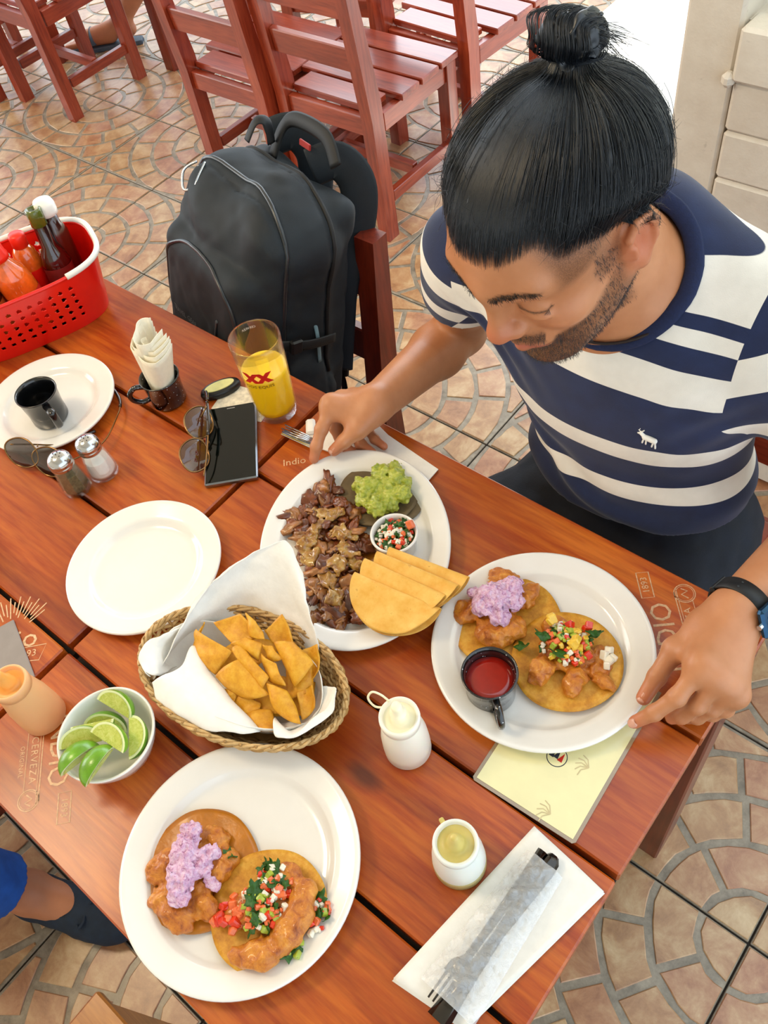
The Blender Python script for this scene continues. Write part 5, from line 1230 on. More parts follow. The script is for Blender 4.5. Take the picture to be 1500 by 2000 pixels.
# padded shoulder straps, looping out behind
for sx, amp in ((.050, .0), (-.080, .0)):
    P = [(sx - .02, .080, .500), (sx + .005, .115, .515), (sx + .030, .140, .480), (sx + .040, .135, .41), (sx + .042, .108, .32), (sx + .045, .103, .22), (sx + .05, .10, .14)]
    obj('shoulder_strap', tube(spline([BWp(p) for p in P], 7), .031, 12, flat=.20, up=tuple(BR @ np.array([0, 1, .3]))), M_BAG, bp, world=True, smooth=True)
    P = [(sx + .05, .105, .15), (sx + .055, .12, .08), (sx + .06, .10, .02)]
    obj('webbing', tube(spline([BWp(p) for p in P], 5), .011, 8, flat=.15, up=tuple(BR @ np.array([0, 1, 0]))), M_BAG2, bp, world=True, smooth=True)
    obj('buckle', box(.030, .010, .022, tuple(BWp((sx + .052, .115, .135))), .003, R=BR), M_BLKPL, bp, world=True)
# side compression straps and light details on the right flank
bline([(.160, -.06, .28), (.168, -.01, .27), (.160, .05, .26)], .009, M_BAG2, 'side_strap', flat=.2, up=(1, 0, 0))
bline([(.162, -.05, .14), (.178, -.01, .13), (.165, .05, .12)], .009, M_BAG2, 'side_strap', flat=.2, up=(1, 0, 0))
obj('side_buckle', box(.012, .022, .026, tuple(BWp((.168, -.035, .275))), .003, R=BR), M_BLKPL, bp, world=True)
bline([(.13, .01, .34), (.155, .015, .28), (.160, .02, .22)], .0045, simple('reflective_trim', '#6b8a96', .3), 'reflective_trim', flat=.3, up=(1, 0, 0))

# ================================================================== the man
HB = np.array([[-0.04817866, 0.99490123, -0.08860224], [-0.89502226, -0.0823796, -0.43834775], [-0.44341173, 0.05818197, 0.89442769]])
HCn = np.array([0.3833, 0.7074, 1.1868])
def H(f, l, u): return HCn + HB @ np.array([f, l, u], float)
def toH(P): return (np.asarray(P) - HCn) @ HB
PER = (.42, .88, .42)
man = thing('person', 'bearded man with a topknot in a navy and white striped t-shirt, looking down', 'person', PER)

# arm and hand joints
shR, elR, wrR = np.array([.185, .825, 1.005]), np.array([.085, .925, .745]), np.array((0.1156, 0.6833, 0.8120))
shL, elL, wrL = np.array([.572, .860, 1.030]), np.array([.705, .885, .795]), np.array((0.6589, 0.6421, 0.8320))
S = Sdf()
# --- head
S.ell(H(-.010, 0, .045), (.096, .075, .088), R=HB, k=.02)
S.ell(H(.030, 0, .040), (.066, .064, .066), R=HB, k=.03)
S.ell(H(.034, 0, -.035), (.058, .058, .072), R=HB, k=.03)
for s in (-1, 1):
    S.cap(H(-.002, s * .060, -.025), H(.062, s * .022, -.098), .017, .015, k=.035)
    S.ell(H(.058, s * .044, -.014), (.024, .020, .018), R=HB, k=.022)
S.ell(H(.076, 0, -.100), (.020, .022, .018), R=HB, k=.024)
S.cap(H(.090, 0, .040), H(.078, .045, .046), .009, .007, k=.018); S.cap(H(.090, 0, .040), H(.078, -.045, .046), .009, .007, k=.018)
for s in (-1, 1):
    S.ell(H(.101, s * .034, .018), (.018, .019, .012), R=HB, k=.016, op='s')
    S.ell(H(.0765, s * .033, .0165), (.0135, .0155, .0125), R=HB, k=.004)
    S.cap(H(.0885, s * .022, .0125), H(.0815, s * .047, .0145), .0022, .0018, k=.004)        # closed lid edge
    S.ell(H(.084, s * .034, .0045), (.008, .014, .004), R=HB, k=.008)
S.cap(H(.091, 0, .034), H(.109, 0, -.012), .0068, .0096, k=.014)
S.ell(H(.1100, 0, -.0165), (.0112, .0108, .0098), R=HB, k=.010)
for s in (-1, 1):
    S.ell(H(.0975, s * .0135, -.0205), (.0110, .0072, .0080), R=HB, k=.008)
    S.ell(H(.101, s * .0075, -.0300), (.0045, .0026, .003), R=HB, k=.003, op='s')
S.ell(H(.086, 0, -.050), (.016, .030, .020), R=HB, k=.014)
S.cap(H(.0985, 0, -.0500), H(.086, .026, -.0555), .0052, .0030, k=.006); S.cap(H(.0985, 0, -.0500), H(.086, -.026, -.0555), .0052, .0030, k=.006)
S.cap(H(.0965, 0, -.0640), H(.084, .025, -.0590), .0078, .0036, k=.005); S.cap(H(.0965, 0, -.0640), H(.084, -.025, -.0590), .0078, .0036, k=.005)
S.cap(H(.1045, 0, -.0568), H(.088, .030, -.0568), .0018, .0012, k=.003, op='s'); S.cap(H(.1045, 0, -.0568), H(.088, -.030, -.0568), .0018, .0012, k=.003, op='s')
# --- ears
for s in (-1, 1):
    S.ell(H(-.010, s * .078, .0), (.019, .0075, .032), R=HB, k=.006)
    S.cap(H(.004, s * .072, .0), H(-.004, s * .078, -.006), .006, .004, k=.006)
    S.ell(H(-.006, s * .0865, .002), (.0105, .0055, .0175), R=HB, k=.004, op='s')
    pts = [H(.004, s * .080, .006), H(.003, s * .084, .022), H(-.008, s * .087, .033), H(-.021, s * .088, .027), H(-.027, s * .088, .010), H(-.024, s * .086, -.008), H(-.013, s * .083, -.022)]
    S.chain(pts, [.0030, .0034, .0038, .0040, .0038, .0034, .0030], k=.003)
    S.ell(H(-.008, s * .080, -.0275), (.008, .005, .008), R=HB, k=.005)
    S.cap(H(.002, s * .083, -.006), H(.001, s * .084, .006), .0035, .003, k=.003)
headp = list(S.p)
# --- neck and torso core
nb = np.array([.393, .815, 1.055])
S.cap(H(-.028, 0, -.035), nb, .056, .062, k=.035)
S.cap(nb, (.395, .86, 1.00), .064, .075, k=.05)
TOR = [('c', (.235, .835, 1.005), (.545, .855, 1.010), .052), ('e', (.400, .835, .935), (.158, .085, .135)), ('e', (.395, .880, .965), (.150, .075, .120)), ('e', (.425, .860, .790), (.138, .090, .150)), ('e', (.430, .905, .565), (.165, .125, .130))]
for tt_ in TOR:
    if tt_[0] == 'c': S.cap(tt_[1], tt_[2], tt_[3], k=.06)
    else: S.ell(tt_[1], np.array(tt_[2]) - .008, k=.06)
# --- arms
S.chain([shR, (shR + elR) / 2 + [0, .005, 0], elR], [.050, .044, .038], k=.02)
mR = elR + (wrR - elR) * .30; S.chain([elR, mR, wrR], [.036, .040, .0265], k=.02)
S.chain([shL, (shL + elL) / 2, elL], [.052, .046, .040], k=.02)
mL = elL + (wrL - elL) * .32; S.chain([elL, mL, wrL], [.038, .042, .0275], k=.02)
def finger(pts, r0, r1, knuck=1.06):
    n = len(pts); rs = np.linspace(r0, r1, n); P = [np.array(p, float) for p in pts]; S.chain(P, rs, k=.004)
    for p, r in zip(P[1:-1], rs[1:-1]): S.ell(p, r * knuck, k=.003)
# right hand (on the meat platter rim)
Rw = wrR
iR = [(0.0714, 0.6427, 0.8220), (0.0776, 0.6096, 0.8080), (0.0809, 0.5902, 0.7920), (0.0827, 0.5787, 0.7780)]
mRf = [(0.0686, 0.6657, 0.8120), (0.0763, 0.6350, 0.7860), (0.0953, 0.6239, 0.7720), (0.1136, 0.6236, 0.7660)]
rRf = [(0.0703, 0.6858, 0.8000), (0.0874, 0.6500, 0.7750), (0.1151, 0.6415, 0.7670), (0.1372, 0.6396, 0.7650)]
pRf = [(0.0776, 0.6955, 0.7900), (0.0979, 0.6710, 0.7700), (0.1246, 0.6609, 0.7650), (0.1436, 0.6582, 0.7640)]
tR = [(0.1224, 0.6626, 0.8120), (0.1205, 0.6387, 0.8060), (0.1109, 0.6164, 0.7960), (0.1026, 0.6012, 0.7860)]
for f_, r0, r1 in ((iR, .0100, .0070), (mRf, .0098, .0070), (rRf, .0092, .0066), (pRf, .0082, .0058)): finger(f_, r0, r1)
finger(tR, .0130, .0082, 1.0)
for a_ in (iR, mRf, rRf, pRf):
    S.cap(Rw + (np.array(a_[0]) - Rw) * .08, a_[0], .0195, .0118, k=.014)
S.cap(Rw, tR[0], .019, .014, k=.016); S.cap(iR[0], tR[1], .006, .008, k=.018); S.cap(tR[0], iR[0], .010, .010, k=.02)
# left hand (holding the rim of the taco plate)
Lw = wrL
tL = [(0.6404, 0.6134, 0.8260), (0.6262, 0.5752, 0.8160), (0.6245, 0.5435, 0.8000), (0.6233, 0.5198, 0.7870)]
iL = [(0.6613, 0.5585, 0.8460), (0.6547, 0.5240, 0.8220), (0.6421, 0.5056, 0.8000), (0.6288, 0.4925, 0.7820)]
mLf = [(0.6789, 0.5579, 0.8420), (0.6745, 0.5345, 0.8080), (0.6652, 0.5263, 0.7840), (0.6567, 0.5234, 0.7720)]
rLf = [(0.6919, 0.5603, 0.8320), (0.6879, 0.5452, 0.7980), (0.6782, 0.5373, 0.7780), (0.6684, 0.5345, 0.7670)]
pLf = [(0.7014, 0.5623, 0.8180), (0.6990, 0.5559, 0.7900), (0.6897, 0.5505, 0.7740), (0.6794, 0.5462, 0.7650)]
for f_, r0, r1 in ((iL, .0105, .0072), (mLf, .0102, .0072), (rLf, .0096, .0068), (pLf, .0086, .0060)): finger(f_, r0, r1)
finger(tL, .0135, .0082, 1.0)
for a_ in (iL, mLf, rLf, pLf):
    S.cap(Lw + (np.array(a_[0]) - Lw) * .05, a_[0], .0215, .0122, k=.014)
    S.ell(np.array(a_[0]) + [0, 0, .002], .0118, k=.006)
S.cap(Lw, tL[0], .022, .016, k=.016); S.cap(tL[0], iL[0], .012, .011, k=.02); S.cap(tL[1], iL[0], .006, .008, k=.016)
# nails
NA_ = [(tR[3], tR[2], 1), (tL[3], tL[2], 1), (iL[3], iL[2], 0)]
V, F = S.mesh(.0024, (-.06, .40, .40), (.80, 1.08, 1.36))
body = obj('body', (V, F), None, man, world=True, smooth=True, fix=False)
# skin regions as smooth masks (hair stubble, lips) stored per vertex, coloured in the material
Q = toH(V); f_, l_, u_ = Q[:, 0], Q[:, 1], Q[:, 2]; al = np.abs(l_)
inhead = (sstep(-.16, -.12, u_)) * (f_ > -.13) * (np.linalg.norm(V - HCn, axis=1) < .2)
nz = vnoise(Q, 160, 2) * .5 + vnoise(Q, 60, 3) * .5
jaw = sstep(-.030, -.060, u_ + .35 * (.095 - f_) * 0 - .25 * (al - .03) ) 
# beard: below a line running from the sideburn (f~.0,u~.0) to the mouth corner (f~.08,u~-.05)
line = -.046 + (.080 - f_) * .66
beard = sstep(.004, -.010, u_ - line + .006 * nz) * sstep(-.012, .004, f_) * sstep(.079, .074, al) * sstep(-.135, -.118, u_) * (1 - sstep(.0, .012, (-.105 - u_) * (f_ < .03)))
must = np.exp(-((u_ + .042) / .0065) ** 2) * sstep(.082, .090, f_) * (al < .030) * 1.25
soul = np.exp(-((u_ + .078) / .010) ** 2) * sstep(.080, .088, f_) * np.exp(-(l_ / .018) ** 2)
side = sstep(.024, .014, np.abs(f_ - .016) + .004 * nz) * sstep(-.012, .0, u_) * sstep(.050, .058, al) * sstep(.079, .074, al)
beard = np.clip(np.maximum(beard * (1 - .55 * np.exp(-(((u_ + .057) / .011) ** 2)) * (al < .03) * (f_ > .08)), np.maximum(must, soul)), 0, 1)
beard = np.maximum(beard, side * .9) * inhead
temple = sstep(.030, .045, u_ + .25 * (f_ - .03) + .004 * nz) * sstep(.074, .058, f_) * (al > .03) * inhead
scalp = np.maximum(temple * .75, sstep(.085, .10, u_ + .1 * f_) * inhead)
brow = np.zeros(len(V))
for s in (-1, 1):
    t = (l_ * s - .010) / .044; cu = .0405 + .0085 * np.sin(np.clip(t, 0, 1) * 2.3); w = .0042 * (1 - .55 * np.clip(t, 0, 1)) + .0004
    brow = np.maximum(brow, sstep(1.3, .6, np.abs(u_ - cu) / w) * sstep(-.06, .03, t) * sstep(1.05, .92, t) * (f_ > .05))
lash = np.zeros(len(V))
for s in (-1, 1): lash = np.maximum(lash, np.exp(-((u_ - .0125 - .0008) / .0021) ** 2) * (np.abs(l_ * s - .0345) < .0150) * (f_ > .068) * 1.0)
lips = np.exp(-(((u_ + .0575) / .0075) ** 2)) * sstep(.031, .022, al) * (f_ > .078) * inhead
dark = np.clip(np.maximum(np.maximum(brow * .9, lash), beard * (.55 + .35 * sstep(.045, .08, f_))) * inhead, 0, 1)
dark = np.maximum(dark, scalp * .85)
red = np.clip(np.exp(-(np.linalg.norm((Q - [.115, 0, -.018]) / [.02, .016, .018], axis=1)) ** 2) + .9 * np.exp(-(np.linalg.norm((np.stack([f_, al, u_], 1) - [-.01, .082, 0]) / [.03, .012, .04], axis=1)) ** 2) + .35 * np.exp(-(np.linalg.norm((np.stack([f_, al, u_], 1) - [.068, .045, -.01]) / [.03, .02, .025], axis=1)) ** 2), 0, 1)
for tip in (iR[3], mRf[3], rRf[3], pRf[3], tR[3], iL[3], mLf[3], tL[3]): red = np.maximum(red, .75 * np.exp(-(np.linalg.norm(V - np.array(tip), axis=1) / .016) ** 2))
set_attr(body.data, 'dark', dark); set_attr(body.data, 'lips', lips); set_attr(body.data, 'red', red)
sk = NT('skin'); v = sk.coord((1, 1, 1), False); n1 = sk.noise(v, 14, 4, .6); n2 = sk.noise(v, 420, 3, .6)
def attr(nt, name):
    a = nt.new('ShaderNodeAttribute'); a.attribute_name = name; return a.outputs['Fac']
c = sk.ramp(n1, [(.3, '#b4764e'), (.7, '#c98b62')])
c = sk.mix(sk.math('MULTIPLY', attr(sk, 'red'), .55), c, lin('#c65f44'))
c = sk.mix(sk.math('MULTIPLY', attr(sk, 'lips'), .9), c, lin('#b4604e'))
stub = sk.ramp(sk.noise(v, 900, 2, .6), [(.38, (.62, .62, .62, 1)), (.6, (1, 1, 1, 1))])
c = sk.mix(sk.math('MULTIPLY', attr(sk, 'dark'), stub), c, lin('#1a100c'))
sk.base(c); sk.set(Roughness=.42, Subsurface__Weight=.12, Subsurface__Scale=.006); sk.b.inputs['Subsurface Radius'].default_value = (1, .35, .2); sk.b.inputs['Specular IOR Level'].default_value = .45
sk.bump(n2, .25, .0006); body.data.materials.append(sk.m)
M_NAIL = simple('fingernail', '#d8a08a', .25, .04, 50, coat=.4)
def nail(tip, prev, up, w=.0058, L=.0105):
    tip, prev = np.array(tip), np.array(prev); d = tip - prev; d /= np.linalg.norm(d); up = np.array(up, float); up -= (up @ d) * d; up /= np.linalg.norm(up); sd = np.cross(d, up)
    def fn(u, v): a = (u - .5) * 2.0; r = .0082; return tip + d * (.0050 - L * v) + sd * (w * 1.15 * math.sin(a) * (1 - .25 * (abs(v - .5) * 2) ** 3)) + up * (r * math.cos(a) - .0002 - .0010 * (1 - v))
    obj('fingernail', grid(fn, 9, 7, .0006), M_NAIL, body, world=True, smooth=True)
nail(tR[3], tR[2], (.35, -.35, .9)); nail(tL[3], tL[2], (-.2, -.4, .9)); nail(iL[3], iL[2], (.0, -.6, .75), .0052, .0095)

# --- hair: swept up from the hairline into a topknot
HCc = np.array([-.012, 0, .043]); pole = np.array([-.066, 0, .073]); pole = pole / np.linalg.norm(pole)
px_ = np.cross([0, 1, 0], pole); px_ /= np.linalg.norm(px_); py_ = np.cross(pole, px_)       # px_: towards the forehead when phi = 0
if px_[0] < 0: px_, py_ = -px_, -py_
def hdir(th, ph): return pole * np.cos(th)[..., None] + (px_ * np.cos(ph)[..., None] + py_ * np.sin(ph)[..., None]) * np.sin(th)[..., None]
def hrad(d, lift=0.0):
    r = np.array([.106, .0865, .0800]) + lift; return 1 / np.linalg.norm(d / r, axis=-1)
def keep(q):        # above the hairline?
    f, l, u = q[..., 0], np.abs(q[..., 1]), q[..., 2]
    lim = np.where(f > .045, .070 + (f - .045) * .20 - .55 * np.maximum(0, l - .050) + .012 * np.exp(-((l - .045) / .012) ** 2), np.where(f > -.01, .034 + (f + .01) * .58, np.where(f > -.05, .034 + (f + .01) * 1.6, -.030 - .0 * f)))
    return u > lim
PH = np.linspace(-PI, PI, 721)[:-1]; TH = np.linspace(.02, 2.6, 260)
D_ = hdir(TH[None, :] * np.ones((720, 1)), PH[:, None] * np.ones((1, 260))); Qh = HCc + D_ * hrad(D_)[..., None]
K = keep(Qh); tmax = np.array([TH[max(8, np.argmin(k) if not k.all() else 259)] for k in K])
tmax = np.convolve(np.concatenate([tmax[-9:], tmax, tmax[:9]]), np.ones(19) / 19, 'valid')
# scalp radius measured on the sculpted head, so that the hair grows out of the skin at its edge
HS = Sdf(); HS.p = headp
_th = np.linspace(.02, 2.75, 70); _ph = np.linspace(-PI, PI, 121)
_D = hdir(_th[None, :] * np.ones((121, 1)), _ph[:, None] * np.ones((1, 70))).reshape(-1, 3); _t = np.full(len(_D), .17)
for _ in range(26): _t -= np.clip(HS.ev((HCc + _D * _t[:, None]) @ HB.T + HCn), -.02, .05) * .85
SKR = _t.reshape(121, 70)
def skin_r(D):
    th = np.arccos(np.clip(D @ pole, -1, 1)); ph = np.arctan2(D @ py_, D @ px_); a = np.clip((ph + PI) / (2 * PI) * 120, 0, 119.999); b = np.clip((th - .02) / 2.73 * 69, 0, 68.999)
    i, j = a.astype(int), b.astype(int); u, v = a - i, b - j; return SKR[i, j] * (1 - u) * (1 - v) + SKR[i + 1, j] * u * (1 - v) + SKR[i, j + 1] * (1 - u) * v + SKR[i + 1, j + 1] * u * v
def hblend(D, r, ed, off=-.0012):
    w = sstep(.80, 1.0, ed) ** 1.0; sr = skin_r(D); return np.maximum(r, sr + .002) * (1 - w) + (sr + off) * w
NT_ = 90; T = np.linspace(0, 1, NT_)[None, :] * tmax[:, None]; PP = PH[:, None] * np.ones((1, NT_))
D_ = hdir(T, PP); base_r = hrad(D_)
ang = np.stack([np.cos(PP) * 6, np.sin(PP) * 6, T * .5], -1).reshape(-1, 3)
gro = (.0026 * vnoise(ang * 4.2, 1, 3) + .0016 * vnoise(ang * 11, 1, 5)).reshape(T.shape) + (.0035 * vnoise(np.stack([np.cos(PP) * 2, np.sin(PP) * 2, T * 1.2], -1).reshape(-1, 3), 1, 8)).reshape(T.shape)
edge = T / tmax[:, None]; rr = base_r + gro * sstep(.03, .25, T) + .0055 * np.sin(np.clip(edge, 0, 1) * PI) ** .7 + .030 * np.exp(-(T / .16) ** 2) - .0 * edge
rr = hblend(D_, rr, edge)
G = HCc + D_ * rr[..., None]; GW = (G.reshape(-1, 3) @ HB.T + HCn)
F = [(i * NT_ + j, ((i + 1) % 720) * NT_ + j, ((i + 1) % 720) * NT_ + j + 1, i * NT_ + j + 1) for i in range(720) for j in range(NT_ - 1)]
hm = NT('black_hair'); hm.base(lin('#0a121b')); hm.set(Roughness=.38); hm.b.inputs['Specular IOR Level'].default_value = .7; M_HAIR = hm.m
hair = obj('hair', (GW, np.array(F, dtype=np.int32)), M_HAIR, man, world=True, smooth=True, fix=False)
rgn = np.random.default_rng(4)
def strands(paths, r, name, parent):
    """many 3-sided strands with the same number of points, as one mesh"""
    P = np.asarray(paths); n, m, _ = P.shape; Tn = np.gradient(P, axis=1); Tn /= np.linalg.norm(Tn, axis=2)[..., None] + 1e-9
    up = np.array([.3, .5, .8]); N = np.cross(Tn, up); N /= np.linalg.norm(N, axis=2)[..., None] + 1e-9; B2 = np.cross(Tn, N)
    taper = np.interp(np.linspace(0, 1, m), [0, .1, .8, 1], [.7, 1, .9, .25])[None, :, None] * r
    V = np.stack([P + taper * (math.cos(a) * N + math.sin(a) * B2) for a in (0, 2.094, 4.189)], 2).reshape(-1, 3)
    i = np.arange(n)[:, None, None]; j = np.arange(m - 1)[None, :, None]; k = np.arange(3)[None, None, :]; k2 = (k + 1) % 3
    b = (i * m + j) * 3; F = np.stack([b + k, b + k2, b + 3 + k2, b + 3 + k], -1).reshape(-1, 4)
    o = obj(name, (V, F.astype(np.int32)), M_HAIR, parent, world=True, smooth=True, fix=False); o['kind'] = 'stuff'; return o
ns, ms = 8000, 16
ph = rgn.uniform(-PI, PI, ns); tm_ = np.interp((ph + PI) % (2 * PI) - PI, PH, tmax); t0 = rgn.uniform(.10, .6, ns) ** 1.0; t1 = np.minimum(1.0, t0 + rgn.uniform(.25, .7, ns)); t1 = np.where(rgn.random(ns) < .55, rgn.uniform(.94, 1.02, ns), t1)
s = np.linspace(0, 1, ms)[None, :]; ed = t0[:, None] * (1 - s) + t1[:, None] * s; Tt = ed * tm_[:, None]
wob = rgn.normal(0, .012, (ns, 1)) * np.sin(s * PI * rgn.uniform(.5, 2, (ns, 1)) + rgn.uniform(0, 6, (ns, 1))); Pp = ph[:, None] + wob * 1.2
Dd = hdir(Tt, Pp); lift = rgn.exponential(.0011, (ns, 1)) + .0004 + rgn.exponential(.0016, (ns, 1)) * s ** 3 * (rgn.random((ns, 1)) < .3)
Rr = hrad(Dd) + .0055 * np.sin(np.clip(ed, 0, 1) * PI) ** .7 + .030 * np.exp(-(Tt / .16) ** 2) + .0010 + lift
Rr = hblend(Dd, Rr, ed, .0004 + lift * .5)
Gs = (HCc + Dd * Rr[..., None]) @ HB.T + HCn
strands(Gs, .00026, 'hair_strand', hair)
# frizz around the outline
nf = 1000; ph = rgn.uniform(-PI, PI, nf); tm_ = np.interp(ph, PH, tmax); ed0 = rgn.uniform(.3, 1.0, nf); s = np.linspace(0, 1, 12)[None, :]
Tt = np.minimum(1.0, ed0[:, None] * .93 + s * rgn.uniform(-.12, .10, (nf, 1))) * tm_[:, None]; Pp = ph[:, None] + s * rgn.normal(0, .10, (nf, 1)); Dd = hdir(Tt, Pp)
Rr = hrad(Dd) + .005 + s * rgn.uniform(.004, .016, (nf, 1)) + .002 * np.sin(s * rgn.uniform(3, 9, (nf, 1)))
strands((HCc + Dd * Rr[..., None]) @ HB.T + HCn, .00016, 'stray_hair', hair)
# topknot
kb = HCc + pole * .104; kc = kb + np.array([-.004, 0, .017]); pk = pole
S = Sdf(); hh = lambda q: q @ HB.T + HCn
S.cap(hh(kb - pk * .03), hh(kb + pk * .002), .020, .0115, k=.01)
S.ell(hh(kc + pk * .0), (.018, .0260, .0180), R=HB, k=.008); S.ell(hh(kc + np.array([-.004, .016, .0])), (.016, .015, .018), R=HB, k=.008)
S.fn(lambda P: .0022 * np.sin(((P - hh(kc)) @ HB)[:, 1] * 260 + 7 * vnoise(P, 60, 2)) + .002 * vnoise(P, 110, 4), hh(kc), .1, op='d')
V, F = S.mesh(.0016, hh(kc) - .07, hh(kc) + .07); obj('topknot', (V, F), M_HAIR, man, world=True, smooth=True, fix=False)
ring = [hh(kb + pk * .003 + .0125 * (px_ * math.cos(a) + py_ * math.sin(a))) for a in np.linspace(0, 2 * PI, 24)[:-1]]
obj('hair_tie', tube(ring, .0040, 8, closed=True), M_BLKPL, man, world=True, smooth=True)
n = 520; s = np.linspace(0, 1, 14)[None, :]; a0 = rgn.uniform(0, 2 * PI, (n, 1)); tilt = rgn.uniform(-1, 1, (n, 1)); A = a0 + s * rgn.uniform(1.2, 2.6, (n, 1))
loc = np.stack([.0200 * np.cos(A) * np.sqrt(1 - .6 * tilt ** 2), .030 * tilt * np.ones_like(A) + .003 * np.sin(3 * A), .0205 * np.sin(A) * np.sqrt(1 - .6 * tilt ** 2)], -1) + kc + rgn.normal(0, .0006, (n, 1, 3))
strands(loc @ HB.T + HCn, .00028, 'hair_strand', hair)
n = 60; s = np.linspace(0, 1, 10)[None, :, None]; st = kc + np.array([-.004, .024, .004]) + rgn.normal(0, .004, (n, 1, 3)); dr = np.array([-.006, .022, -.006]) + rgn.normal(0, .008, (n, 1, 3))
strands((st + dr * s + np.array([0, 0, -.012]) * s ** 2) @ HB.T + HCn, .00022, 'stray_hair', hair)
# --- beard, brows and lashes as short hairs
def shorts(mask, density, length, name, down, r=.00022, lim=6000):
    w = np.clip(mask, 0, 1) ** 1.3; idx = np.where(w > .12)[0]
    if len(idx) == 0: return
    p = w[idx] / w[idx].sum(); n = min(lim, int(len(idx) * density)); ii = rgn.choice(idx, n, p=p); me = body.data
    nrm = np.zeros(len(me.vertices) * 3, dtype=np.float32); me.vertices.foreach_get('normal', nrm); nrm = nrm.reshape(-1, 3)[ii]
    base = VB[ii] + rgn.normal(0, .0008, (n, 3)); dw = (np.array(down) @ HB.T)[None, :]
    d = nrm * .55 + dw * .8 + rgn.normal(0, .3, (n, 3)); d /= np.linalg.norm(d, axis=1)[:, None]
    s = np.linspace(0, 1, 4)[None, :, None]; L = (length * rgn.uniform(.5, 1.2, (n, 1, 1)))
    strands(base[:, None, :] + d[:, None, :] * L * s + dw[None] * L * s ** 2 * .4 - nrm[:, None, :] * .0004, r, name, body)
VB = np.array([v.co[:] for v in body.data.vertices]) + np.array(PER)
shorts(beard * inhead * (al < .074), 2.0, .0034, 'beard_hair', (.25, 0, -1), .00015, 7500)
shorts(brow * inhead, 3.0, .0042, 'eyebrow_hair', (-.1, .6, .15), .00016, 1300)
hl = np.array([[H(.0885 - .35 * (t - .5) ** 2 * .02 - .007 * t, s_ * (.022 + .025 * t), .0122 + .002 * t) + HB @ np.array([.0042, s_ * .004 * t, -.0055]) * k for k in np.linspace(0, 1, 5)] for s_ in (-1, 1) for t in np.linspace(0, 1, 34)])
strands(hl, .00030, 'eyelash', body)

# --- t-shirt
S = Sdf(); inf = .009
for tt_ in TOR[:4]:
    if tt_[0] == 'c': S.cap(tt_[1], tt_[2], tt_[3] + inf, k=.07)
    else: S.ell(tt_[1], np.array(tt_[2]) + inf, k=.07)
S.ell((.440, .862, .735), (.150, .108, .075), k=.05)
seR = shR + (elR - shR) * .42; seL = shL + (elL - shL) * .50
S.cap(shR, seR, .060, .060, k=.04); S.cap(shL, seL, .062, .060, k=.04)
S.cap((.392, .872, 1.035), (.394, .880, 1.068), .080, .066, k=.05); S.cap((.30, .855, 1.03), (.50, .870, 1.04), .052, k=.05)
def wr_(P):
    g = .0022 * vnoise(P, 16, 2)
    fr = sstep(.88, .70, P[:, 2]); d = P - np.array([.44, .8, .8])
    g = g + fr * .0065 * np.sin(P[:, 2] * 95 + 26 * (P[:, 0] - .30) ** 1.0 + 4 * vnoise(P, 9, 4)) * (.4 + .6 * sstep(.50, .32, P[:, 0]))
    ax = P - np.array([.53, .80, .93]); g = g + .0016 * np.sin((ax[:, 0] - ax[:, 2]) * 120) * np.exp(-(np.linalg.norm(ax, axis=1) / .07) ** 2)
    ax = P - np.array([.26, .79, .93]); g = g + .0035 * np.sin((ax[:, 0] + ax[:, 2]) * 120) * np.exp(-(np.linalg.norm(ax, axis=1) / .07) ** 2); return g
S.fn(wr_, (.4, .85, .9), 1.0, op='d'); S.fn(None, (.4, .85, .9), 1.0, k=.0095, op='shell')
def cutn(P):     # neck opening: a tilted elliptical cone around the neck
    a = np.array([.397, .818, 1.056]); ax = np.array([.0, -.60, .80]); q = P - a; h = q @ ax; r = q - h[:, None] * ax; r = r * np.array([1.0, 1.06, 1.0]); return np.maximum(np.linalg.norm(r, axis=1) - (.0735 + .10 * np.clip(h, -.02, .1)), -h - .045)
S.fn(cutn, (.397, .82, 1.06), .16, op='s', k=.002)
def cutarm(e, c):
    e = np.array(e); c = np.array(c); d = (c - e) / np.linalg.norm(c - e); return lambda P: np.maximum(-((P - e) @ d), np.linalg.norm((P - e) - ((P - e) @ d)[:, None] * d, axis=1) - .085)
S.fn(cutarm(seR, elR), seR, .14, op='s', k=.001); S.fn(cutarm(seL, elL), seL, .14, op='s', k=.001)
S.fn(lambda P: np.maximum(P[:, 2] - (.708 + .10 * (P[:, 1] - .80) + .03 * (P[:, 0] - .44)), -(1.0 + 0 * P[:, 2])), (.44, .85, .60), .4, op='s', k=.001)
S.p = [p if p[4] != 'shell' else (lambda P: 0, p[1], p[2], p[3], p[4]) for p in S.p]
V, F = S.mesh(.0036, (.0, .62, .62), (.75, 1.05, 1.20))
